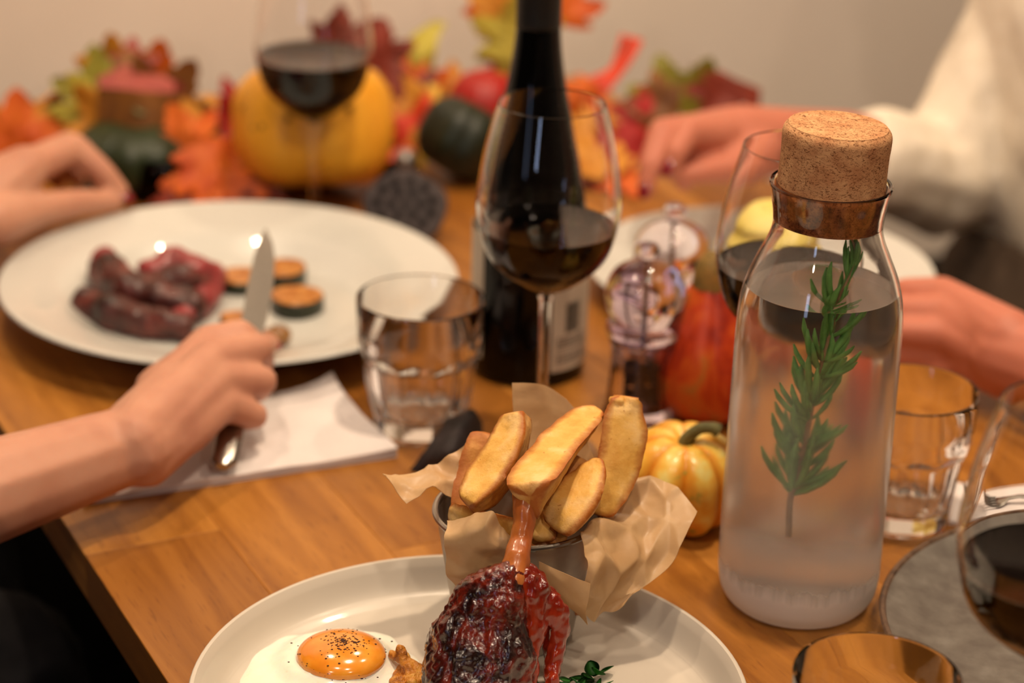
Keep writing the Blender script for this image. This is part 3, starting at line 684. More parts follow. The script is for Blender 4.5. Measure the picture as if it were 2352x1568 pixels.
ptch([[(1378, 1192, B0-.004), (1424, 1118, B0+.020), (1470, 1097, B0+.026), (1515, 1098, B0+.026), (1560, 1124, B0+.018), (1597, 1180, B0+.006)],
      [(1352, 1212, B0-.018), (1400, 1178, B0-.002), (1455, 1165, B0+.010), (1505, 1165, B0+.012), (1548, 1178, B0+.006), (1588, 1208, B0-.002)],
      [(1330, 1228, B0-.030), (1385, 1222, B0-.022), (1440, 1226, B0-.010), (1490, 1228, B0-.004), (1530, 1236, B0-.006), (1568, 1250, B0-.010)],
      [(1342, 1262, B0-.042), (1385, 1272, B0-.036), (1430, 1280, B0-.026), (1472, 1282, B0-.018), (1508, 1288, B0-.016), (1542, 1296, B0-.018)],
      [(1350, 1300, B0-.048), (1372, 1322, B0-.046), (1402, 1330, B0-.036), (1436, 1332, B0-.028), (1470, 1334, B0-.025), (1500, 1332, B0-.024)],
      [(1330, 1372, B0-.050), (1340, 1395, B0-.046), (1350, 1414, B0-.042), (1362, 1424, B0-.038), (1392, 1406, B0-.034), (1428, 1384, B0-.032)]], .0058, 40, 21, 'large crumpled flap spreading to the right', 10)
ptch([[(1238, 1288, F0+.004), (1275, 1306, F0+.002), (1312, 1322, F0), (1356, 1340, F0)],
      [(1240, 1312, F0+.003), (1278, 1330, F0), (1312, 1350, F0-.001), (1352, 1372, F0-.001)],
      [(1250, 1340, F0+.003), (1285, 1362, F0), (1318, 1384, F0), (1346, 1404, F0)],
      [(1276, 1366, F0+.004), (1302, 1390, F0+.003), (1328, 1412, F0+.002), (1350, 1434, F0+.002)]], .0010, 60, 5)
# fries
fgroup = 'potato wedges in the tin bucket'
def fry(pts_, label_, m='fry', rot=0, tri=.22, seed=0, rough_tip=False, flat=.8):
    """pts_: (px, py, Y, width px)"""
    W = []
    for x_, y_, Y_, w_ in pts_:
        q = PY(x_, y_, Y_); W.append((q.x, q.y, q.z, w_*(q-CAM).dot(CF)/FPX/2))
    Q = smoothprof(W, 7); n = 36; bm = bmesh.new(); rings = []; crisp = []
    q0, q1 = Vector(Q[0][:3]), Vector(Q[-1][:3])
    for i, q in enumerate(Q):
        p = Vector(q[:3]); d = (Vector(Q[min(i+1, len(Q)-1)][:3]) - Vector(Q[max(i-1, 0)][:3])).normalized()
        side = d.cross(CF).normalized(); dep = side.cross(d).normalized()
        e = min(i, len(Q)-1-i)/2.6; e = math.sqrt(max(0, 1-(1-min(e, 1))**2))*.58 + .42
        ring = []
        for k in range(n):
            a = 2*PI*k/n; q_ = ((a + rot) % (2*PI/3)) - PI/3; r = .50/max(.5, math.cos(q_))*1.42; r = r*.82 + .18*(1 + tri*math.cos(3*(a+rot)))
            cr_ = max(0, math.cos(3*(a+rot)))**5
            pt = side*math.cos(a)*r*q[3]*e + dep*math.sin(a)*r*q[3]*e*flat
            wp_ = p + pt
            nn_ = (.0011*fnoise(wp_, 100, seed) + .0006*fnoise(wp_, 460, seed)) 
            if rough_tip and i < 5: nn_ += .0026*fnoise(wp_, 260, seed+3)
            wp_ = wp_ + pt.normalized()*nn_ if pt.length > 1e-6 else wp_
            ring.append(bm.verts.new(wp_)); endc = max(0, 1 - min(i, len(Q)-1-i)/3.5)
            sd_ = .38 if (seed != 4 and ((a + rot) % (2*PI)) < 2*PI/3) else 0; crisp.append(min(1, .9*cr_ + .5*endc + sd_*(1 - cr_)))
        rings.append(ring)
    for a_, b_ in zip(rings, rings[1:]):
        for k in range(n): bm.faces.new((a_[k], a_[(k+1) % n], b_[(k+1) % n], b_[k]))
    for rg_, fl in ((rings[0], True), (rings[-1], False)):
        c_ = sum((v.co for v in rg_), Vector())/n; cv = bm.verts.new(c_); crisp.append(.8)
        for k in range(n):
            bm.faces.new((rg_[(k+1) % n], rg_[k], cv) if fl else (rg_[k], rg_[(k+1) % n], cv))
    fixn(bm); o = obj('potato_wedge', bm, M[m], loc=q1, world=True, smooth=70); attr(o, 'crisp', crisp)
    return tag(o, label_, 'fries', fgroup)
B = B0
fry([(1105, 992, B+.022, 34), (1100, 1030, B+.016, 62), (1085, 1090, B+.008, 62), (1066, 1160, B-.004, 56), (1062, 1205, B-.008, 40)], 'narrow browned potato wedge, leftmost of the upright ones in the bucket', 'fry_dark', .5, seed=1)
fry([(1188, 948, B+.012, 66), (1185, 985, B+.006, 82), (1168, 1040, B-.006, 96), (1130, 1102, B-.018, 98), (1092, 1145, B-.030, 74), (1076, 1162, B-.034, 44)], 'pale curved potato wedge in front on the left, notched at its side', 'fry', 1.30, seed=2, flat=.95)
fry([(1380, 944, B+.030, 34), (1352, 968, B+.024, 64), (1300, 1022, B, 88), (1258, 1080, B-.028, 98), (1228, 1122, B-.046, 100), (1218, 1140, B-.055, 88)], 'long potato wedge leaning right in the middle of the bucket, blunt at its lower end', 'fry', 1.24, seed=3, flat=.95)
fry([(1427, 908, B+.030, 62), (1425, 950, B+.027, 84), (1420, 1010, B+.020, 98), (1405, 1075, B+.012, 98), (1385, 1130, B+.002, 84), (1365, 1180, B-.006, 56)], 'tall pale potato wedge with a ragged tip, rearmost on the right', 'fry', 2.25, .12, 4, True, .7)
fry([(1376, 1052, B-.006, 26), (1368, 1085, B-.010, 66), (1340, 1140, B-.020, 100), (1304, 1190, B-.030, 100), (1282, 1222, B-.034, 66)], 'short pointed potato wedge at the front right of the bucket', 'fry', 1.12, .22, 5, flat=.9)
fry([(1335, 1052, B+.012, 40), (1318, 1090, B+.004, 56), (1288, 1140, B-.006, 60), (1262, 1185, B-.014, 50)], 'dark brown narrow wedge behind the short pointed one', 'fry_dark', .3, seed=6)
fry([(1258, 1062, B+.018, 46), (1250, 1110, B+.006, 52), (1240, 1160, B-.004, 50)], 'hidden wedge showing between the long middle wedge and its neighbours', 'fry_dark', .3, seed=16)
fry([(1243, 1170, B-.020, 46), (1240, 1205, B-.026, 62), (1236, 1245, B-.034, 62)], 'stubby golden wedge low in the bucket, right of the duck bone', 'fry', .3, seed=7)
fry([(1290, 1196, B-.024, 40), (1276, 1226, B-.028, 50), (1262, 1250, B-.032, 40)], 'small wedge end wedged under the short pointed one', 'fry_dark', .3, seed=8)
fry([(1036, 1172, B-.012, 30), (1060, 1184, B-.018, 56), (1096, 1196, B-.026, 66), (1150, 1206, B-.033, 60), (1186, 1208, B-.032, 40)], 'horizontal wedge lying just behind the front flap of paper', 'fry', .9, seed=9)
# filling wedges deeper in, so the bucket is full
for k, (dx, dy, dz) in enumerate([(-.018, .006, .045), (.012, .012, .045), (.0, -.012, .042), (.022, -.006, .046)]):
    where = ['under the leftmost upright wedge', 'under the tall ragged wedge at the back', 'behind the duck bone', 'under the short pointed wedge at the right'][k]
    a_ = BK + Vector((dx-.012, dy, dz)); b_ = BK + Vector((dx+.012, dy, dz-.022)); bm = bmesh.new()
    hullseg(bm, a_, .0075, b_, .0095, 2); o_ = obj('potato_wedge', bm, M['fry_dark'], loc=b_, world=True, smooth=70); attr(o_, 'crisp', [.4]*len(o_.data.vertices))
    tag(o_, 'brown wedge deep in the bucket ' + where, 'fries', fgroup)
# duck leg
DY = 1.032
dk = thing('duck_leg', 'glazed dark red duck leg with upright bone on the front plate', 'meat', P(1130, 1500, .005))
bm = bmesh.new()
bpt = [(1210, 1138, B0-.046, 36), (1208, 1165, B0-.0495, 33), (1204, 1200, B0-.0545, 27), (1196, 1240, B0-.059, 27), (1187, 1285, DY+.007, 33), (1176, 1330, DY, 36)]
for a, b in zip(bpt, bpt[1:]):
    hullseg(bm, PY(a[0], a[1], a[2]), a[3]*.000222, PY(b[0], b[1], b[2]), b[3]*.000222)
obj('bone', remesh(bm, .0009, 3, lambda p, n: .0006*fnoise(p, 150)), M['bone'], dk, world=True, smooth=80)
bm = bmesh.new()
def blob(l):
    for i, (x_, y_, Y_, r_) in enumerate(l):
        p_ = PY(x_, y_, Y_); rr_ = r_*.000222
        if i: hullseg(bm, pp_, pr_r, p_, rr_)
        pp_, pr_r = p_, rr_
blob([(1165, 1318, DY, 34), (1110, 1390, DY, 74), (1085, 1460, DY-.003, 100), (1075, 1540, DY-.01, 112), (1078, 1610, DY-.02, 112)])
blob([(1180, 1322, DY, 30), (1150, 1400, DY-.004, 70), (1145, 1480, DY-.01, 84), (1140, 1600, DY-.02, 90)])
def dskin(p, n):
    return .0030*fnoise(p, 60) + .0013*fnoise((p.x*1.9, p.y*1.9, p.z*.7), 190) + .0007*fnoise(p, 480)
me_ = remesh(bm, .0011, 4, dskin)
for v in me_.vertices: v.co.z = max(v.co.z, T + .0050)
obj('skin', me_, M['duckskin'], dk, world=True, smooth=80)
bm = bmesh.new()
blob([(1190, 1310, DY+.004, 28), (1220, 1350, DY+.003, 46), (1222, 1420, DY, 40), (1208, 1490, DY-.006, 34), (1200, 1560, DY-.012, 32), (1198, 1610, DY-.02, 34)])
blob([(1225, 1345, DY+.006, 30), (1260, 1390, DY+.006, 36), (1280, 1430, DY+.006, 29), (1275, 1480, DY+.004, 25), (1270, 1530, DY-.002, 20), (1266, 1575, DY-.010, 20)])
blob([(1265, 1375, DY+.006, 18), (1287, 1400, DY+.006, 22), (1292, 1450, DY+.006, 20)])
blob([(1205, 1305, DY+.006, 20), (1232, 1330, DY+.006, 22), (1255, 1370, DY+.006, 22)])
tag(obj('meat', remesh(bm, .0011, 3, lambda p, n: .0022*fnoise((p.x*2.2, p.y*2.2, p.z*.6), 110) + .0009*fnoise(p, 300)), M['duckmeat'], dk, world=True, smooth=80), 'bright red torn meat on the right side')
# salad leaves
sl = thing('salad_sprig', 'small bunch of green salad leaves at the foot of the duck leg', 'salad', P(1330, 1560, .005))
rr = random.Random(9)
def smallleaf(L_, W_, curl=.3):
    bm = bmesh.new(); n = 8; rows_ = []
    for i in range(n+1):
        t = i/n; w_ = W_*math.sin(PI*min(1, t*.92+.04))**.8; x = L_*t; z = curl*L_*(t*t)
        rows_.append([bm.verts.new((x, -w_, z + w_*.3)), bm.verts.new((x, 0, z)), bm.verts.new((x, w_, z + w_*.3))])
    for a, b in zip(rows_, rows_[1:]):
        for k in (0, 1): bm.faces.new((a[k], b[k], b[k+1], a[k+1]))
    bmesh.ops.solidify(bm, geom=bm.faces[:], thickness=.0003); me = bpy.data.meshes.new('leaf'); bm.to_mesh(me); bm.free()
    me.materials.append(M['cress']); me.polygons.foreach_set('use_smooth', [True]*len(me.polygons)); return me
lm = [smallleaf(.011, .0022), smallleaf(.009, .0042, .1), smallleaf(.013, .0016, -.1)]
for k in range(34):
    x_ = rr.uniform(1225, 1375); y_ = rr.uniform(1552, 1612)
    if k >= 28: x_ = rr.uniform(1352, 1380); y_ = rr.uniform(1546, 1560)
    p_ = P(x_, y_, .007 + rr.uniform(0, .004)); o = bpy.data.objects.new('leaf', lm[1] if k >= 28 else lm[rr.choice([0, 2, 2])]); COL.objects.link(o); o.parent = sl
    o.location = p_ - Vector(sl.location); o.rotation_euler = (rr.uniform(-.6, .6), rr.uniform(-.7, .1), rr.uniform(0, 6.3))
# ================================================================ LEFT PLATE FOOD
def steak(pts_, label_, m, vox=.0018, amp=.004, seed=0):
    bm = bmesh.new(); P_ = [(P(x_, y_, h_), r_) for x_, y_, h_, r_ in pts_]
    for (a, ra), (b, rb) in zip(P_, P_[1:]): hullseg(bm, a, ra, b, rb)
    c_ = P_[0][0].copy(); c_.z = T+.006
    me_ = remesh(bm, vox, 3, lambda p, n: amp*fnoise(p, 65, seed) + .001*fnoise(p, 260))
    for v in me_.vertices: v.co.z = max(v.co.z, T + .0062)
    return tag(obj('steak_slice', me_, M[m], loc=c_, world=True, smooth=80), label_, 'steak')
steak([(200, 700, .017, .013), (260, 720, .017, .014), (340, 740, .017, .013), (420, 750, .016, .011)], 'dark seared steak slice at the near side of the left plate', 'steak', seed=1)
steak([(235, 620, .026, .014), (290, 660, .026, .015), (360, 680, .024, .013), (440, 700, .020, .012)], 'thick brown steak slice in the middle of the meat pile', 'steak', seed=2)
steak([(245, 600, .032, .011), (268, 625, .030, .009), (285, 650, .026, .008)], 'small reddish end of steak at the left top of the pile', 'rare', seed=3)
steak([(350, 620, .032, .010), (400, 600, .036, .012), (455, 625, .030, .012), (505, 640, .020, .008)], 'pink-edged steak slice on top of the pile at the right', 'rare', seed=4)
steak([(350, 650, .026, .010), (410, 645, .028, .012), (470, 655, .022, .010)], 'brown seared steak slice under the pink-edged one', 'steak', seed=5)
steak([(405, 740, .014, .009), (440, 710, .016, .011), (480, 670, .016, .011)], 'pinkish cut face of steak beside the hand holding the knife', 'rare', seed=6)
def courgette(px, py, h, a, b_, ht, label_, tilt=0):
    c_ = P(px, py, h); g = thing('courgette_slice', label_, 'courgette', c_, None)
    R_ = Matrix.Rotation(tilt, 4, 'X')
    bm = lathe([(0, 0), (.95, 0), (1, .0012), (1, ht-.001), (.96, ht), (0, ht+.0008)], 40, lambda r, z, t: r*(1+.04*math.sin(3*t)), M4=R_ @ Matrix.Diagonal((a, b_, 1, 1)))
    obj('rind', bm, M['zskin'], g)
    bm = lathe([(0.97, ht-.0002), (.93, ht+.0009), (.6, ht+.0016), (.3, ht+.0008), (0, ht+.0016)], 40, lambda r, z, t: r*(1+.04*math.sin(3*t)), M4=R_ @ Matrix.Diagonal((a, b_, 1, 1)))
    obj('cut_face', bm, M['zuke'], g)
courgette(682, 712, .006, .020, .020, .012, 'round roasted courgette slice right of the knife blade')
courgette(655, 650, .006, .016, .020, .013, 'dark-skinned courgette chunk behind the knife blade')
courgette(555, 660, .006, .019, .018, .010, 'courgette slice between the steak and the knife blade')
courgette(548, 745, .006, .014, .012, .006, 'pale courgette slice tucked behind the knuckles of the knife hand')
bm = bmesh.new(); c_ = P(640, 790, .006); ellip(bm, c_ + Vector((0, 0, .007)), (.0095, .009, .0075), sub=3); ellip(bm, c_ + Vector((-.006, .002, .005)), (.008, .008, .006), sub=3)
tag(obj('roast_mushroom', remesh(bm, .001, 3), M['mush'], loc=c_, world=True), 'small brown roast mushroom by the knuckles of the knife hand', 'mushroom')
# right grey plate food
def roast(px, py, h, L_, w_, ang, label_):
    c_ = P(px, py, h); g = thing('roast_pepper', label_, 'vegetable', c_); R_ = Matrix.Rotation(ang, 4, 'Z')
    bm = boxbm((0, 0, .007), (L_, w_, .012), .003, 2); bmesh.ops.transform(bm, matrix=R_, verts=bm.verts[:]); obj('flesh', bm, M['carrot'], g)
    bm = boxbm((0, w_*.48, .0125), (L_*.96, w_*.15, .003), .001, 2); bmesh.ops.transform(bm, matrix=R_, verts=bm.verts[:]); obj('charred_edge', bm, M['char'], g)
roast(2322, 1328, .006, .036, .018, -.15, 'orange roast pepper piece with a charred edge on the grey plate')
roast(2370, 1345, .006, .03, .02, .4, 'second orange roast piece at the frame edge on the grey plate')
# ================================================================ NAPKINS, CUTLERY
def napkin(name, pts_, label_, h=.005, layers=3, lift=None):
    c_ = sum((P(*q) for q in pts_), Vector())/4; c_.z = T
    g = thing(name, label_, 'napkin', c_); C_ = [P(*q) for q in pts_]
    for l_ in range(layers):
        n = 14; bm = bmesh.new(); vs = []
        for i in range(n+1):
            row = []
            for j in range(n+1):
                u_, v_ = i/n, j/n
                p_ = (C_[0].lerp(C_[1], u_)).lerp(C_[3].lerp(C_[2], u_), v_)
                z_ = T + .0006 + l_*h/layers + .0006*fnoise(p_, 25, l_)*(l_+1) + .0006
                if lift: z_ += lift*(u_*v_)**8*(l_+1)/layers + .004*(u_**6)*(1-v_)*(l_)/layers
                q = Vector((p_.x, p_.y, z_)) + (U*.001*l_*(v_-.5))
                row.append(bm.verts.new(q))
            vs.append(row)
        for i in range(n):
            for j in range(n): bm.faces.new((vs[i][j], vs[i+1][j], vs[i+1][j+1], vs[i][j+1]))
        bm.normal_update(); bm.faces.ensure_lookup_table()
        if bm.faces[0].normal.z < 0:
            bmesh.ops.reverse_faces(bm, faces=bm.faces[:])
        bmesh.ops.solidify(bm, geom=bm.faces[:], thickness=h/layers*.8)
        obj('fold', bm, M['napkin'], g, world=True, smooth=50)
    return g
napkin('paper_napkin', [(190, 1160), (912, 1050), (765, 900), (300, 985)], 'folded white paper napkin under the hand holding the knife', .006, 3, .010)
napkin('paper_napkin', [(2178, 1205), (2600, 1230), (2620, 1105), (2200, 1120)], 'white napkin at the right edge behind the grey plate', .004, 2)
# knife in hand
KE = P(512, 1072, .014)
Yt = 1.40
for _ in range(60):
    if (PY(621, 527, Yt) - KE).length > .228: break
    Yt += .004
KT = PY(621, 527, Yt)
kd = (KT - KE).normalized(); kn = thing('table_knife', 'steel table knife held upright over the left plate', 'knife', KE)
ks = kd.cross(Vector((0, 1, -.35))).normalized(); kw = ks.cross(kd).normalized(); KL = (KT-KE).length
def kpt(t, a, b): return KE + kd*(t*KL) + ks*a + kw*b
bm = bmesh.new(); secs = [(.0, .0045, .003), (.02, .0085, .0042), (.12, .0088, .0042), (.3, .0066, .0036), (.44, .0055, .0034), (.47, .006, .0034)]
rings = []
for t, a, b in secs:
    rings.append([bm.verts.new(kpt(t, a*math.cos(2*PI*k/16), b*math.sin(2*PI*k/16))) for k in range(16)])
for a, b in zip(rings, rings[1:]):
    for k in range(16): bm.faces.new((a[k], a[(k+1) % 16], b[(k+1) % 16], b[k]))
bm.faces.new(rings[0]); bm.faces.new(rings[-1]); fixn(bm); obj('handle', bm, M['steel'], kn, world=True)
bm = bmesh.new(); rings = []
for t, a0, a1 in [(.46, -.004, .004), (.50, -.0085, .0068), (.6, -.0095, .0072), (.75, -.0095, .0078), (.87, -.0070, .0075), (.94, -.0035, .0062), (.98, .0005, .0045), (1.0, .0028, .0034)]:
    rings.append([bm.verts.new(kpt(t, a0, .0001)), bm.verts.new(kpt(t, (a0+a1)/2, .0007)), bm.verts.new(kpt(t, a1, .0009)), bm.verts.new(kpt(t, a1, -.0009)), bm.verts.new(kpt(t, (a0+a1)/2, -.0007)), bm.verts.new(kpt(t, a0, -.0001))])
for a, b in zip(rings, rings[1:]):
    for k in range(6): bm.faces.new((a[k], a[(k+1) % 6], b[(k+1) % 6], b[k]))
bm.faces.new(rings[0]); bm.faces.new(rings[-1]); fixn(bm); obj('blade', bm, M['steel'], kn, world=True)
# fork held in the far hand of the left diner
def fork(a, b, label_, up=Vector((0, 0, 1))):
    d = (b-a).normalized(); Lf = (b-a).length; s_ = d.cross(up).normalized(); u_ = s_.cross(d)
    g = thing('table_fork', label_, 'fork', a)
    bm = bmesh.new()
    pt = lambda t, x, z: a + d*(t*Lf) + s_*x + u_*z
    rings = []
    for t, w_, z in [(0, .004, 0), (.02, .0065, 0), (.2, .0055, .002), (.5, .0028, .004), (.62, .003, .003), (.70, .009, 0), (.76, .0115, -.001), (.78, .0115, -.0005)]:
        rings.append([bm.verts.new(pt(t, w_*math.cos(q), z + .0014*math.sin(q))) for q in [2*PI*k/12 for k in range(12)]])
    for x, y in zip(rings, rings[1:]):
        for k in range(12): bm.faces.new((x[k], x[(k+1) % 12], y[(k+1) % 12], y[k]))
    bm.faces.new(rings[0]); bm.faces.new(rings[-1]); fixn(bm); obj('handle', bm, M['steel'], g, world=True)
    for k in range(4):
        x = -.0096 + k*.0064; bm = bmesh.new(); tube(bm, [pt(.77, x, -.0005), (pt(.86, x, .0005)), (pt(.95, x, .004)), pt(1, x, .008)], [.0014, .0013, .0011, .0006], 8); obj('tine', bm, M['steel'], g, world=True)
fork(P(2440, 1150, .007), P(2215, 1148, .006), 'steel fork lying on the napkin at the right edge')
# ================================================================ PEOPLE
def nail(c, d, n, parent, w_=.0055, l_=.0075):
    s_ = d.cross(n).normalized(); n = s_.cross(d).normalized(); bm = bmesh.new()
    R_ = Matrix((d, s_, n)).transposed()
    ellip(bm, c, (l_, w_, .0016), R_, 2); tag(obj('fingernail', bm, M['nail'], parent, world=True, smooth=80), 'dark red painted fingernail')
def chain(bm, l):
    for (a, ra), (b, rb) in zip(l, l[1:]): hullseg(bm, a, ra, b, rb)
def headmesh(bm, c, f):
    s_ = Vector((0, 0, 1)).cross(f).normalized(); R_ = Matrix((f, s_, Vector((0, 0, 1)))).transposed()
    ellip(bm, c, (.095, .075, .105), R_); ellip(bm, c + f*.03 + Vector((0, 0, -.06)), (.06, .052, .055), R_)
    hullseg(bm, c + f*.095 + Vector((0, 0, .005)), .006, c + f*.112 + Vector((0, 0, -.025)), .011)
    for q in (-1, 1):
        ellip(bm, c + s_*q*.076 + Vector((0, 0, -.01)), (.018, .008, .028), R_); ellip(bm, c + s_*q*.03 + f*.082 + Vector((0, 0, .005)), (.012, .014, .010), R_)
    ellip(bm, c + f*.092 + Vector((0, 0, -.062)), (.012, .022, .008), R_)
def hair(c, f, parent, m):
    s_ = Vector((0, 0, 1)).cross(f).normalized(); R_ = Matrix((f, s_, Vector((0, 0, 1)))).transposed(); bm = bmesh.new()
    ellip(bm, c - f*.022 + Vector((0, 0, .028)), (.098, .088, .1), R_); ellip(bm, c - f*.06 + Vector((0, 0, -.08)), (.055, .08, .14), R_)
    obj('hair', remesh(bm, .006, 4, lambda p, n: .003*fnoise((p.x*3, p.y*3, p.z*.4), 60)), M[m], parent, world=True, smooth=80)
# --- left diner
LP = thing('person', 'left diner, bare forearms and dark red nails, cutting steak with a knife', 'person', TP(.45, -.34, -T))
bm = bmesh.new(); vz = lambda x, y, z: Vector((x, y, z))
# near (right) arm and hand
wr = P(285, 1025, .046); fa = P(-60, 1140, .050)
elb = TP(.20, -.22, -.02); sh = TP(.30, -.30, .30)
chain(bm, [(sh, .05), (elb, .040), (fa, .031), (wr, .0245)])
mcp = [(P(478, 790, .066), .0130), (P(488, 826, .068), .0135), (P(500, 872, .060), .0130), (P(512, 926, .048), .0120)]
pip = [(P(552, 766, .070), .0098), (P(595, 799, .064), .0100), (P(603, 874, .050), .0100), (P(585, 954, .034), .0092)]
tipx = [(P(590, 792, .052), .0085), (P(601, 836, .042), .0088), (P(592, 896, .034), .0085), (P(556, 962, .024), .0080)]
wrs = [P(300, 985, .050), P(305, 1010, .054), P(318, 1032, .048), P(335, 1052, .040)]
for k in range(4):
    chain(bm, [(wrs[k], .0185), (mcp[k][0], mcp[k][1]), (pip[k][0], pip[k][1]), (tipx[k][0], tipx[k][1])])
chain(bm, [(wrs[1], .02), (P(395, 918, .052), .024), (P(452, 876, .050), .018)])
chain(bm, [(wrs[2], .02), (P(425, 962, .044), .022), (P(480, 925, .042), .015)])
# thumb along the far side of the handle
th0 = P(370, 900, .050); chain(bm, [(th0, .018), (P(450, 820, .052) + vz(0, .012, -.006), .0145), (P(545, 800, .046) + vz(0, .014, 0), .0115), (P(610, 802, .040) + vz(0, .010, 0), .0088)])
nailR = (P(623, 800, .040) + vz(0, .008, 0), vz(.8, .2, -.3).normalized(), vz(.6, -.3, .7).normalized())
# far (left) arm and hand, pinching the fork
w2 = P(-70, 500, .060); e2 = TP(.62, -.26, -.02); sh2 = TP(.62, -.32, .30)
chain(bm, [(sh2, .05), (e2, .040), (w2, .025)])
L1 = lambda x, y, h: P(x, y, h)
chain(bm, [(w2, .024), (P(0, 430, .075), .024), (P(60, 385, .085), .018)])
chain(bm, [(w2, .022), (P(10, 480, .060), .022)])
chain(bm, [(P(50, 392, .080), .0165), (P(170, 338, .085), .0118), (P(236, 396, .066), .0100), (P(276, 440, .050), .0078)])
chain(bm, [(P(40, 400, .074), .0165), (P(150, 350, .070) + vz(0, .02, 0), .0115), (P(215, 410, .055) + vz(0, .02, 0), .0095), (P(235, 450, .042) + vz(0, .012, 0), .0075)])
chain(bm, [(P(10, 420, .066) + vz(0, .02, 0), .016), (P(110, 380, .055) + vz(0, .035, 0), .011), (P(160, 430, .040) + vz(0, .03, 0), .009)])
chain(bm, [(P(-10, 440, .056) + vz(0, .03, 0), .015), (P(70, 410, .045) + vz(0, .045, 0), .010), (P(110, 450, .032) + vz(0, .04, 0), .008)])
chain(bm, [(P(-20, 505, .062), .021), (P(95, 478, .055), .0135), (P(190, 464, .050), .0108), (P(262, 462, .044), .0082)])
# torso, neck, head
LF = V.copy(); tc_ = TP(.46, -.36, .0); hd = TP(.46, -.26, .53)
ellip(bm, tc_ + vz(0, 0, .12), (.12, .19, .28), RZ); ellip(bm, tc_ + vz(0, 0, .27), (.10, .21, .09), RZ)
chain(bm, [(TP(.30, -.34, .30), .055), (TP(.62, -.34, .30), .055)])
chain(bm, [(TP(.46, -.34, .33), .055), (hd - vz(0, 0, .08), .05)]); headmesh(bm, hd, LF)
ellip(bm, tc_ + vz(0, 0, -.12), (.15, .19, .14), RZ)
for q in (-1, 1):
    chain(bm, [(TP(.46 + q*.09, -.36, -.2), .085), (TP(.46+q*.10, -.02, -.20), .065), (TP(.46+q*.10, .02, -.60), .045), (TP(.46+q*.10, .0, -.70), .035), (TP(.46+q*.10, .12, -.72), .03)])
obj('body', remesh(bm, .0024, 5), M['skin'], LP, world=True, smooth=80)
hair(hd, LF, LP, 'hair')
nail(*nailR, LP)
nail(P(291, 450, .048), (P(291, 450, .048)-P(250, 405, .062)).normalized(), Vector((.3, -.3, 1)), LP)
nail(P(280, 457, .044) + vz(0, 0, .002), (P(280, 462, .044)-P(200, 464, .050)).normalized(), Vector((0, -.1, 1)), LP)
def clothes(parent, segs, ells, m, amp, name, vox=.006, wr_=45):
    bm = bmesh.new()
    for l in segs: chain(bm, l)
    for c_, s_ in ells: ellip(bm, c_, s_, RZ)
    return obj(name, remesh(bm, vox, 4, lambda p, n: amp*fnoise((p.x, p.y, p.z*1.5), wr_) + amp*.4*fnoise(p, wr_*3)), M[m], parent, world=True, smooth=80)
clothes(LP, [[(sh, .058), (elb, .050), (elb.lerp(fa, .25), .047)], [(sh2, .058), (e2, .050), (e2.lerp(w2, .25), .046)], [(TP(.30, -.34, .30), .062), (TP(.62, -.34, .30), .062)]],
        [(tc_ + vz(0, 0, .12), (.13, .20, .29)), (tc_ + vz(0, 0, .26), (.108, .218, .092))], 'darkcloth', .004, 'top')
legs = lambda: [[(TP(.46 + q*.09, -.36, -.2), .093), (TP(.46+q*.10, -.02, -.20), .073), (TP(.46+q*.10, .02, -.60), .053)] for q in (-1, 1)]
clothes(LP, legs(), [(tc_ + vz(0, 0, -.12), (.16, .20, .15))], 'darkcloth', .004, 'trousers', .008)
# --- right diner
RP = thing('person', 'right diner in a cream knit cardigan, reaching over the table with both hands', 'person', TP(.45, TW+.34, -T))
bm = bmesh.new(); RF = -V
w3 = PY(1800, 318, 1.79); e3 = PY(2165, 405, 1.92); s3 = PY(2480, -280, 2.02)
chain(bm, [(s3, .05), (PY(2365, 90, 1.97), .046), (e3, .042), (w3.lerp(e3, .35), .036), (w3, .026)])
kn_ = [PY(1590, 300, 1.74), PY(1640, 290, 1.765), PY(1680, 300, 1.79), PY(1710, 320, 1.81)]
chain(bm, [(w3, .026), (PY(1700, 318, 1.77), .0285), (PY(1625, 320, 1.755), .024)])
chain(bm, [(w3, .024), (PY(1690, 350, 1.77), .026), (PY(1640, 360, 1.76), .020)])
chain(bm, [(PY(1640, 300, 1.755), .017), (PY(1518, 300, 1.725), .0105), (PY(1492, 378, 1.70), .0090), (PY(1482, 440, 1.69), .0072)])
chain(bm, [(PY(1650, 310, 1.745), .018), (PY(1580, 302, 1.715), .0115), (PY(1552, 350, 1.695), .0095), (PY(1537, 392, 1.69), .0074)])
chain(bm, [(PY(1660, 330, 1.75), .018), (PY(1600, 350, 1.73), .0115), (PY(1580, 400, 1.72), .009), (PY(1570, 420, 1.71), .0075)])
chain(bm, [(PY(1680, 345, 1.78), .016), (PY(1630, 365, 1.77), .0105), (PY(1610, 400, 1.76), .0085)])
chain(bm, [(PY(1740, 350, 1.75), .019), (PY(1680, 385, 1.72), .0125), (PY(1610, 395, 1.705), .0095), (PY(1560, 405, 1.70), .0075)])
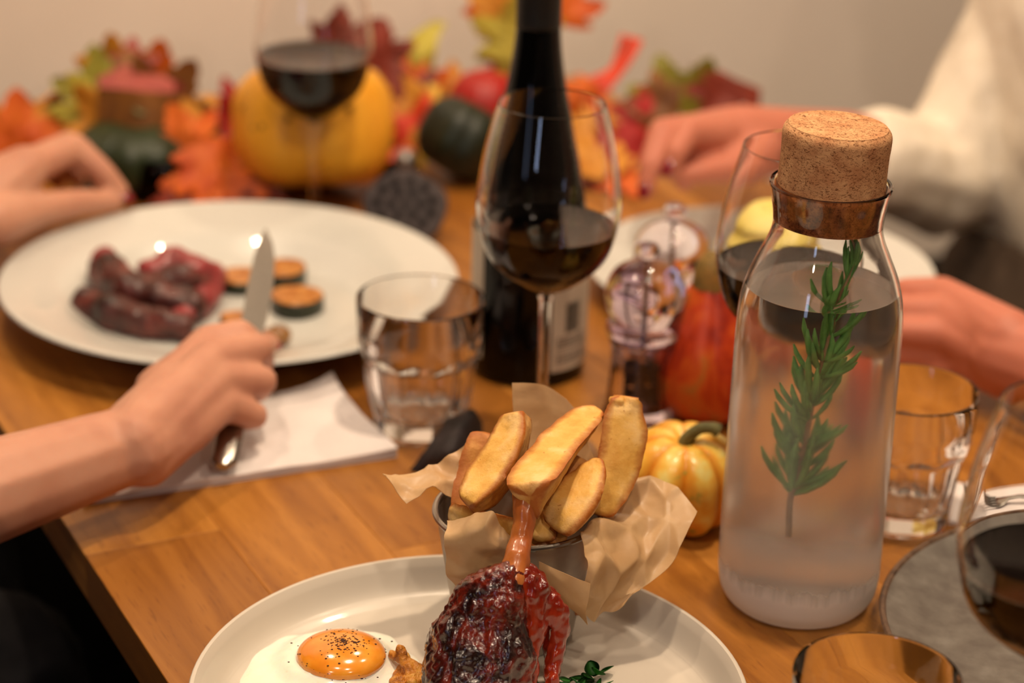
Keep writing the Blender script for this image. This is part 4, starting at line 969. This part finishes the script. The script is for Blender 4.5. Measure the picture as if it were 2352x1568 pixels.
# near (left) hand resting right of the carafe
w4 = P(2310, 812, .045); f4 = P(2480, 862, .045); e4 = P(2600, 860, .045); s4 = TP(.20, TW+.26, .30)
chain(bm, [(s4, .05), (e4, .040), (f4, .031), (w4, .0265)])
ys = [668, 712, 762, 808]; hs_ = [.062, .056, .046, .030]
for k in range(4):
    mc = P(2165 + k*6, ys[k] + 6, hs_[k]); pi_ = P(2080 - k*4, ys[k], hs_[k]-.002); ti = P(2025, ys[k]+22, max(.010, hs_[k]-.026))
    chain(bm, [(w4 + vz(0, .0, .012 - .008*k), .021), (mc, .0128), (pi_, .0100), (ti, .0078)])
chain(bm, [(w4, .024), (P(2215, 762, .042), .023)])
chain(bm, [(P(2260, 832, .030), .018), (P(2160, 838, .022), .012), (P(2090, 842, .016), .009)])
tr_ = TP(.44, TW+.29, 0); hd2 = TP(.46, TW+.20, .53)
ellip(bm, tr_ + vz(0, 0, .12), (.12, .20, .28), RZ); chain(bm, [(TP(.30, TW+.26, .30), .055), (TP(.62, TW+.26, .30), .055)])
chain(bm, [(TP(.46, TW+.27, .33), .055), (hd2 - vz(0, 0, .08), .05)]); headmesh(bm, hd2, RF)
ellip(bm, tr_ + vz(0, 0, -.12), (.15, .19, .14), RZ)
for q in (-1, 1):
    chain(bm, [(TP(.46 + q*.09, TW+.29, -.2), .085), (TP(.46+q*.10, TW+.02, -.20), .065), (TP(.46+q*.10, TW-.02, -.60), .045), (TP(.46+q*.10, TW-.0, -.70), .035), (TP(.46+q*.10, TW-.12, -.72), .03)])
obj('body', remesh(bm, .0026, 5), M['skin_r'], RP, world=True, smooth=80)
hair(hd2, RF, RP, 'hair')
nail(PY(1479, 438, 1.685), (PY(1480, 461, 1.69)-PY(1492, 380, 1.70)).normalized(), Vector((-.6, -1, .2)), RP)
nail(PY(1533, 385, 1.684), (PY(1534, 393, 1.69)-PY(1552, 350, 1.695)).normalized(), Vector((-.6, -1, .2)), RP)
clothes(RP, [[(s3, .075), (PY(2365, 90, 1.97), .062), (e3, .053), (e3.lerp(w3, .45), .046)], [(s4, .062), (e4 + vz(.03, 0, 0), .050), (e4.lerp(f4, .35), .046)], [(TP(.30, TW+.26, .30), .065), (TP(.62, TW+.26, .30), .065)]],
        [(tr_ + vz(0, 0, .10), (.145, .225, .30)), (tr_ + vz(0, 0, .26), (.115, .225, .095))], 'knit', .006, 'cardigan', .005, 12)
clothes(RP, [[(TP(.46 + q*.09, TW+.29, -.2), .093), (TP(.46+q*.10, TW+.02, -.20), .073), (TP(.46+q*.10, TW-.02, -.60), .053)] for q in (-1, 1)], [(tr_ + vz(0, 0, -.12), (.16, .20, .15))], 'trouser', .004, 'trousers', .008)
bench(-.36, 'dark dining chair under the left diner', -1); bench(TW+.34, 'dark dining chair under the right diner', 1)
# ================================================================ PUMPKINS AND GOURDS
def gourdlathe(R_, H_, ribs, depth, dent=.12, sharp=1.0, n=96, shape=None):
    sh_ = shape or [(0, .06), (.35, .0), (.75, .07), (.97, .30), (1, .52), (.93, .76), (.7, .93), (.4, 1.0), (.15, .96), (0, .90)]
    pr = smoothprof([(r*R_, z*H_) for r, z in sh_], 6); pr = [(max(0, r), z) for r, z in pr]; pr[0] = (0, pr[0][1]); pr[-1] = (0, pr[-1][1])
    pr = [pr[0]] + [(max(r, 2e-4), z) for r, z in pr[1:-1]] + [pr[-1]]
    def rf(r, z, th): return r*(1 - depth*(1 - abs(math.sin(th*ribs/2))**sharp))
    return lathe(pr, n, rf), pr
def pumpkin(px, py, R_, H_, ribs, depth, m, name, label_, stem=None, cat='pumpkin', h=0, shape=None, tilt=None, at=None, stemm='stem', spots=0, sharp=.6):
    c_ = at or P(px, py, h); c_ = Vector(c_); c_.z = T + h + .0003
    g = thing(name, label_, cat, c_)
    bm, pr = gourdlathe(R_, H_, ribs, depth, shape=shape, sharp=sharp)
    Tm = Matrix()
    if tilt:
        Tm = Matrix.Translation((0, 0, H_*.5)) @ Matrix.Rotation(tilt[1], 4, Vector((math.cos(tilt[0]), math.sin(tilt[0]), 0))) @ Matrix.Translation((0, 0, -H_*.5))
        bmesh.ops.transform(bm, matrix=Tm, verts=bm.verts[:])
        zm = min(v.co.z for v in bm.verts); Tm = Matrix.Translation((0, 0, -zm)) @ Tm; bmesh.ops.translate(bm, vec=(0, 0, -zm), verts=bm.verts[:])
    cr = []
    for v in bm.verts:
        th = math.atan2((Tm.inverted() @ v.co).y, (Tm.inverted() @ v.co).x); cr.append((1-abs(math.sin(th*ribs/2)))**1.5)
        v.co += Vector((fnoise(v.co, 18), fnoise(v.co, 18, 5), fnoise(v.co, 18, 9)))*R_*.035
    o = obj('rind', bm, M[m], g, smooth=80); attr(o, 'crisp', cr)
    if stem:
        bm = bmesh.new(); tube(bm, [Tm @ Vector(p_) for p_ in smoothprof([q[:3] for q in stem], 5)], [q[3] for q in smoothprof(stem, 5)], 10); obj('stem', bm, M[stemm], g, smooth=60)
    rr = random.Random(4)
    for k in range(spots):
        a = rr.uniform(-2.6, -.5); zf = rr.uniform(.45, .9); v = min(pr, key=lambda q: abs(q[1]-zf*H_) + (0 if q[0] > .3*R_ else 1))
        p_ = Vector((math.cos(a)*v[0]*.985, math.sin(a)*v[0]*.985, v[1])); bm = bmesh.new(); ellip(bm, Tm @ p_, (.003, .003, .003), sub=2); obj('scar', bm, M['spots'], g)
    return g
pumpkin(720, 447, .069, .106, 7, .06, 'pump', 'pumpkin', 'large smooth orange-yellow pumpkin behind the left plate', shape=[(0, .04), (.55, 0), (.86, .1), (1, .32), (1, .56), (.92, .78), (.7, .93), (.4, 1.0), (.15, .96), (0, .90)], stem=[(0, 0, .094, .008), (.002, 0, .106, .006), (.006, 0, .112, .007)], spots=8, sharp=.5, tilt=(PI*.1, -.35))
pumpkin(1556, 1200, .0375, .0575, 8, .17, 'minigourd', 'mini_gourd', 'small yellow and orange striped gourd behind the fries bucket', cat='gourd', sharp=.7, tilt=(0.2, .16),
        stem=[(0, 0, .050, .0055), (.002, 0, .058, .0042), (.008, -.001, .0655, .0036), (.015, -.002, .0675, .0036), (.019, -.002, .066, .0046)])
pumpkin(1618, 950, .0385, .102, 8, .05, 'redgourd', 'bumpy_gourd', 'mottled red-orange gourd between the pepper mill and the carafe', cat='gourd',
        shape=[(0, .02), (.5, .0), (.88, .12), (1, .30), (.92, .52), (.68, .72), (.50, .84), (.36, .93), (.2, 1.0), (0, 1.0)], stem=[(0, 0, .094, .0145), (0, 0, .106, .0125), (.003, 0, .114, .009)], stemm='browntop')
cg = P(1748, 850); pumpkin(0, 0, .041, .124, 7, .06, 'creamgourd', 'cream_gourd', 'pale cream-yellow gourd seen through the wine glass beside the carafe', cat='gourd', at=cg,
        shape=[(0, .02), (.5, 0), (.9, .08), (1, .22), (.95, .38), (.84, .48), (.96, .59), (.86, .66), (.93, .76), (.78, .84), (.74, .92), (.4, 1), (0, .97)])
pumpkin(322, 425, .056, .056, 10, .10, 'squash', 'green_squash', 'dark green squash behind the left diner\'s far hand', cat='squash', stem=[(0, 0, .05, .007), (.002, -.002, .062, .006), (.004, -.006, .070, .006)], sharp=.7)
pumpkin(1058, 412, .040, .062, 8, .08, 'acorn', 'acorn_squash', 'almost black green squash left of the wine bottle', cat='squash', tilt=(2.0, .5), sharp=.7)
pumpkin(1108, 362, .034, .078, 8, .05, 'redrind', 'red_squash', 'glossy red squash directly behind the dark green one', cat='squash', sharp=.7)
# lotus pod
lp_ = P(928, 560); lp_.z = T
lt = thing('lotus_seed_pod', 'dark dried lotus seed pod with holes, behind the left plate', 'seed pod', lp_)
face = Vector((.05, -.62, .78)).normalized(); Rl = face.to_track_quat('Z', 'Y').to_matrix(); LR = .0345
cl = Vector((0, .012, .026))
bm = lathe([(0, -.034), (.004, -.034), (.008, -.026), (.018, -.014), (.028, -.004), (LR, .003), (LR-.001, .006), (LR-.004, .0068), (0, .0078)], 56, lambda r, z, t: r*(1+.03*math.sin(5*t)), M4=Matrix.Translation(cl) @ Rl.to_4x4())
obj('pod', bm, M['lotus'], lt)
for (x, y) in [(0, 0)] + [(.0115*math.cos(a), .0115*math.sin(a)) for a in [k*2*PI/6 for k in range(6)]] + [(.0225*math.cos(a), .0225*math.sin(a)) for a in [k*2*PI/11+.2 for k in range(11)]]:
    bm = lathe([(.0016, .0100), (.0030, .0096), (.0036, .0078), (.0034, .0070)], 14, M4=Matrix.Translation(cl) @ Rl.to_4x4() @ Matrix.Translation((x, y, -.0004))); obj('socket_ring', bm, M['lotus'], lt)
    bm = bmesh.new(); bmesh.ops.create_uvsphere(bm, u_segments=12, v_segments=8, radius=.0034, matrix=Matrix.Translation(cl) @ Rl.to_4x4() @ Matrix.Translation((x, y, .0082))); obj('seed_hole', bm, M['hole'], lt)
# ================================================================ LEAVES
def maple(size, cup=.25, seed=0, thick=.0007):
    """five-lobed leaf, flat in XY, tip towards +Y, stem at origin"""
    rr = random.Random(seed); lobes = [(90, 1.0), (38, .86), (142, .86), (-8, .58), (188, .58)]
    out = [(0.03, -.02)]
    seq = [(-8, .58), (38, .86), (90, 1.0), (142, .86), (188, .58)]
    for i, (a, l) in enumerate(seq):
        for da, k in ((-21, .70), (-13, .74), (-9, .88), (0, 1), (9, .88), (13, .74), (21, .70)):
            t = math.radians(a+da); out.append((math.cos(t)*l*k, .18+math.sin(t)*l*k*.85))
        if i < 4:
            t = math.radians((a + seq[i+1][0])/2); out.append((math.cos(t)*.50, .18+math.sin(t)*.50*.85))
    out.append((-.03, -.02))
    bm = bmesh.new(); c = bm.verts.new((0, .2*size, 0)); vs = [bm.verts.new((x*size, y*size, 0)) for x, y in out]
    for i in range(len(vs)): bm.faces.new((c, vs[i], vs[(i+1) % len(vs)]))
    bmesh.ops.subdivide_edges(bm, edges=bm.edges[:], cuts=2, use_grid_fill=True)
    bmesh.ops.triangulate(bm, faces=bm.faces[:])
    for v in bm.verts:
        r = Vector((v.co.x, v.co.y-.2*size, 0)).length/size
        v.co.z = cup*size*r*r + .06*size*math.sin(v.co.x/size*7+seed) + size*.08*fnoise(v.co/size, 3, seed)
    bm.normal_update(); bmesh.ops.solidify(bm, geom=bm.faces[:], thickness=thick)
    return bm
def garland(label_, cat, base, leaves, vine=None):
    g = thing('leaf_garland', label_, cat, base)
    for i, (px, py, Y, size, col, rz_, tx, ty) in enumerate(leaves):
        c_ = PY(px, py, Y); bm = maple(size, .3*(1 if i % 2 else -1), i)
        R_ = (Matrix.Rotation(ty, 4, 'Y') @ Matrix.Rotation(tx, 4, 'X') @ Matrix.Rotation(rz_, 4, 'Z')) @ Matrix.Translation((0, -.3*size, 0))
        bmesh.ops.transform(bm, matrix=R_, verts=bm.verts[:])
        for v in bm.verts: v.co.z = max(v.co.z, T + .0012 + .0004*i - c_.z)
        o = obj('leaf', bm, LEAF[col], g, smooth=60); o.location = c_ - Vector(base)
        tag(o, {'orange': 'orange', 'red': 'deep red', 'rust': 'rust brown', 'olive': 'olive green', 'yellow': 'yellow', 'pink': 'dusty pink', 'brown': 'brown', 'lime': 'yellow-green', 'amber': 'amber', 'scarlet': 'scarlet'}[col] + ' leaf')
    if vine:
        bm = bmesh.new(); tube(bm, smoothprof([tuple(PY(*q)) for q in vine], 8), .0014, 6); obj('vine', bm, M['twine'], g, world=True)
H_ = PI/2
garland('cluster of autumn leaves piled on top of the dark green squash', 'leaves', P(330, 350, .0),
        [(232, 215, 1.93, .062, 'olive', .4, 1.3, .2), (268, 165, 1.95, .050, 'amber', .2, 1.4, .1), (300, 150, 1.94, .036, 'pink', 0, 1.3, .05), (355, 190, 1.95, .055, 'orange', -.3, 1.3, -.1),
         (300, 250, 1.90, .075, 'brown', .1, 1.2, 0), (380, 240, 1.90, .065, 'brown', -.5, 1.25, .1), (335, 215, 1.895, .060, 'rust', 3.0, 1.2, 0), (250, 275, 1.885, .055, 'amber', .9, 1.2, .1), (415, 285, 1.90, .055, 'amber', -.9, 1.3, 0),
         (210, 250, 1.90, .050, 'lime', .7, 1.3, .2), (345, 285, 1.875, .058, 'brown', 2.6, 1.1, 0), (450, 290, 1.90, .034, 'brown', -.4, 1.4, 0), (300, 310, 1.87, .04, 'amber', 2.9, 1.1, 0)],
        [(200, 330, 1.92), (300, 290, 1.93), (400, 260, 1.93), (450, 330, 1.93)])
garland('orange and amber leaves at the far left behind the diner\'s hand', 'leaves', P(60, 360, 0),
        [(40, 330, 1.88, .070, 'orange', .2, 1.2, .1), (0, 320, 1.90, .060, 'amber', .6, 1.2, .1), (85, 300, 1.92, .055, 'amber', -.4, 1.3, .1), (120, 290, 1.93, .042, 'rust', -.1, 1.4, .1), (-30, 350, 1.88, .06, 'orange', .3, 1.2, 0), (70, 285, 1.94, .04, 'pink', .3, 1.3, 0)],
        [(-50, 370, 1.90), (60, 340, 1.93), (140, 330, 1.94)])
garland('bright orange leaves between the green squash and the yellow pumpkin', 'leaves', P(470, 430, 0),
        [(430, 325, 1.84, .050, 'orange', .9, 1.2, .5), (490, 375, 1.82, .062, 'orange', -2.3, .9, .6), (470, 430, 1.80, .050, 'orange', 3.0, .9, .4), (515, 440, 1.80, .05, 'orange', -2.6, .8, .2), (540, 440, 1.80, .04, 'rust', 2.6, .8, 0), (580, 450, 1.80, .05, 'rust', -2.0, .5, 0), (425, 460, 1.79, .045, 'rust', 2.6, .6, 0)],
        [(430, 420, 1.82), (480, 400, 1.82), (560, 440, 1.83)])
garland('leaves peeping out behind the left wine glass and yellow pumpkin', 'leaves', P(800, 360, 0),
        [(800, 95, 2.02, .048, 'rust', .2, 1.4, 0), (762, 85, 2.02, .034, 'rust', -.2, 1.4, 0), (872, 125, 2.0, .046, 'rust', .1, 1.4, .2), (940, 170, 2.01, .036, 'lime', .5, 1.3, 0),
         (545, 235, 2.0, .036, 'red', -.5, 1.4, .1), (533, 265, 2.0, .03, 'red', 2.8, 1.4, 0), (950, 200, 1.99, .05, 'orange', .1, 1.3, .1), (960, 240, 1.97, .05, 'amber', 2.5, 1.3, .1), (925, 230, 1.97, .055, 'rust', .6, 1.3, .3), (925, 320, 1.96, .05, 'rust', 2.8, 1.3, .1), (945, 290, 1.955, .045, 'scarlet', .8, 1.3, .1),
         (880, 400, 1.93, .05, 'scarlet', -1.9, .6, 0), (965, 330, 1.95, .035, 'amber', 2.6, 1.2, 0)],
        [(545, 310, 2.0), (700, 250, 2.02), (870, 200, 2.02), (930, 380, 1.97)])
garland('tall upright spray of yellow and orange leaves behind the wine bottle', 'leaves', P(1190, 330, 0),
        [(1160, 20, 2.04, .055, 'amber', .1, 1.4, .1), (1185, 90, 2.03, .062, 'lime', .2, 1.4, .2), (1165, 130, 2.03, .040, 'lime', 2.8, 1.4, 0), (1165, 165, 2.03, .036, 'red', 2.9, 1.4, 0), (1300, 20, 2.04, .05, 'orange', -.3, 1.4, 0), (1135, 10, 2.05, .04, 'orange', .7, 1.4, 0), (1180, -30, 2.05, .05, 'yellow', .2, 1.4, 0), (1260, -20, 2.06, .06, 'orange', 0, 1.4, 0)],
        [(1195, 320, 2.02), (1190, 160, 2.03), (1200, -40, 2.04)])
garland('scarlet curling leaves to the right of the bottle neck', 'leaves', P(1400, 320, 0),
        [(1352, 225, 1.985, .042, 'orange', 2.4, 1.2, .1), (1380, 290, 1.97, .04, 'amber', 2.5, 1.0, 0), (1400, 340, 1.95, .06, 'amber', -2.0, .4, 0), (1350, 330, 1.94, .05, 'amber', 2.0, .4, 0), (1430, 400, 1.90, .055, 'orange', 2.3, .15, 0), (1385, 385, 1.9, .05, 'amber', .7, .15, 0), (1090, 240, 2.0, .05, 'brown', -1.2, .9, 0), (1040, 210, 2.01, .04, 'amber', 1.2, .9, 0)],
        [(1360, 260, 2.0), (1400, 180, 2.01), (1440, 90, 2.02)])
garland('olive and rust leaves behind the right diner\'s far hand', 'leaves', P(1600, 300, 0),
        [(1475, 275, 1.97, .042, 'red', 0, 1.3, 0), (1455, 320, 1.95, .04, 'red', 2.9, 1.2, 0), (1540, 220, 1.99, .055, 'olive', .3, 1.3, 0), (1590, 225, 1.99, .055, 'olive', -.4, 1.3, 0), (1520, 250, 1.97, .05, 'brown', 1.4, 1.2, 0), (1655, 220, 1.97, .046, 'rust', 2.6, 1.2, 0)],
        [(1460, 330, 1.98), (1560, 270, 2.0), (1740, 250, 2.0)])
def curled(label_, rows_list, base):
    g = thing('curled_leaf', label_, 'leaf', base)
    for rows_, col in rows_list:
        obj('leaf', grid_patch([[PY(*q) for q in r] for r in rows_], 5, .001, 30, 2, .0007), LEAF[col], g, world=True, smooth=60)
    return g
curled('scarlet twisted leaf curling upwards right of the bottle neck', [([[(1320, 215, 2.0), (1345, 245, 1.99)], [(1350, 180, 2.0), (1392, 215, 1.99)], [(1398, 158, 2.01), (1425, 175, 2.0)], [(1418, 110, 2.02), (1455, 135, 2.01)], [(1425, 78, 2.03), (1478, 92, 2.02)]], 'scarlet')], P(1345, 300))
curled('narrow yellow-green leaf pointing up right of the left wine glass', [([[(918, 165, 2.01), (955, 180, 2.0), (992, 165, 2.01)], [(928, 110, 2.02), (960, 125, 2.0), (1000, 118, 2.01)], [(950, 78, 2.03), (985, 85, 2.02), (1008, 85, 2.02)], [(1000, 45, 2.03), (1014, 50, 2.03), (1026, 52, 2.03)]], 'lime')], P(960, 300))
curled('rust brown folded leaf at the right end of the leaf row', [([[(1582, 150, 2.0), (1600, 175, 2.0), (1640, 235, 1.98)], [(1640, 158, 2.0), (1660, 190, 1.98), (1690, 230, 1.97)], [(1700, 185, 2.0), (1705, 215, 1.98), (1715, 240, 1.97)], [(1748, 205, 2.0), (1745, 235, 1.99), (1752, 262, 1.98)]], 'rust')], P(1650, 300))
curled('dusty pink broad leaf lying flat on top of the brown leaf pile', [([[(222, 178, 1.90), (228, 200, 1.88)], [(290, 150, 1.91), (290, 205, 1.87)], [(350, 158, 1.91), (350, 212, 1.87)], [(402, 190, 1.90), (400, 212, 1.88)]], 'pink')], P(310, 380))
curled('large brown leaves wrapped round the pile above the green squash', [([[(225, 205, 1.885), (220, 330, 1.87)], [(290, 208, 1.865), (290, 320, 1.855)], [(360, 212, 1.865), (355, 315, 1.855)], [(445, 212, 1.89), (420, 300, 1.875)]], 'brown'), ([[(400, 215, 1.88), (390, 300, 1.87)], [(450, 240, 1.88), (440, 310, 1.87)], [(468, 270, 1.88), (462, 330, 1.87)]], 'amber')], P(320, 370))
curled('cream ribbon loop between the orange leaves and the dark squash', [([[(985, 190, 1.98), (1010, 200, 1.98)], [(975, 250, 1.97), (1005, 260, 1.96)], [(960, 310, 1.96), (990, 330, 1.95)], [(950, 370, 1.95), (975, 385, 1.94)]], 'yellow')], P(970, 370))
# dark crisp leaf beside the bucket
bm = grid_patch([[P(940, 1080, .001), P(1000, 1090, .001), P(1060, 1080, .001)], [P(985, 1020, .016), P(1030, 1040, .022), P(1085, 1050, .010)], [P(1030, 962, .020), P(1065, 975, .028), P(1108, 1010, .012)], [P(1078, 940, .018), P(1095, 945, .022), P(1112, 975, .012)]], 6, .0016, 90, 4, .0022)
tag(obj('dried_leaf', bm, M['blackchip'], loc=P(1000, 1080), world=True, smooth=40), 'curled dark brown-black dried leaf lying left of the fries bucket', 'leaf')
# smoked glass votive and small silver bauble
vc = P(378, 452); vc.z = T
vg = thing('candle_holder', 'smoked dark glass votive holder behind the left plate', 'candle holder', vc)
obj('cup', fixnormals_out(lathe(smoothprof([(.0001, .0005), (.018, .0005), (.026, .004), (.0300, .016), (.0285, .030), (.0240, .038), (.0225, .0365), (.0265, .030), (.0275, .016), (.024, .0065), (.016, .0045), (.0001, .0042)], 4), 48)), M['smoke'], vg)
obj('candle', lathe([(0, .006), (.016, .006), (.016, .018), (0, .018)], 32), M['char'], vg)
bm = bmesh.new(); bc_ = P(932, 398); ellip(bm, bc_ + Vector((0, 0, .0115)), (.0115, .0115, .0115)); tag(obj('silver_bauble', bm, M['silver'], loc=bc_, world=True), 'small dull silver ball on the table right of the yellow pumpkin', 'ornament')

# ================================================================ GROUPS OF ALIKE THINGS
GROUPS = {'wine_glass': 'wine glasses on the table', 'glass_tumbler': 'faceted water tumblers', 'acrylic_mill': 'pair of acrylic mills', 'pasta_plate': 'wide-rimmed white plates',
          'steak_slice': 'steak slices on the left plate', 'courgette_slice': 'roasted courgette slices', 'roast_pepper': 'orange roast pieces on the grey plate',
          'paper_napkin': 'white paper napkins', 'leaf_garland': 'autumn leaf garlands along the wall', 'curled_leaf': 'curled autumn leaves', 'person': 'two diners at the table'}
for o in list(COL.objects):
    k = o.name.split('.')[0]
    if o.parent is None and k in GROUPS: o['group'] = GROUPS[k]
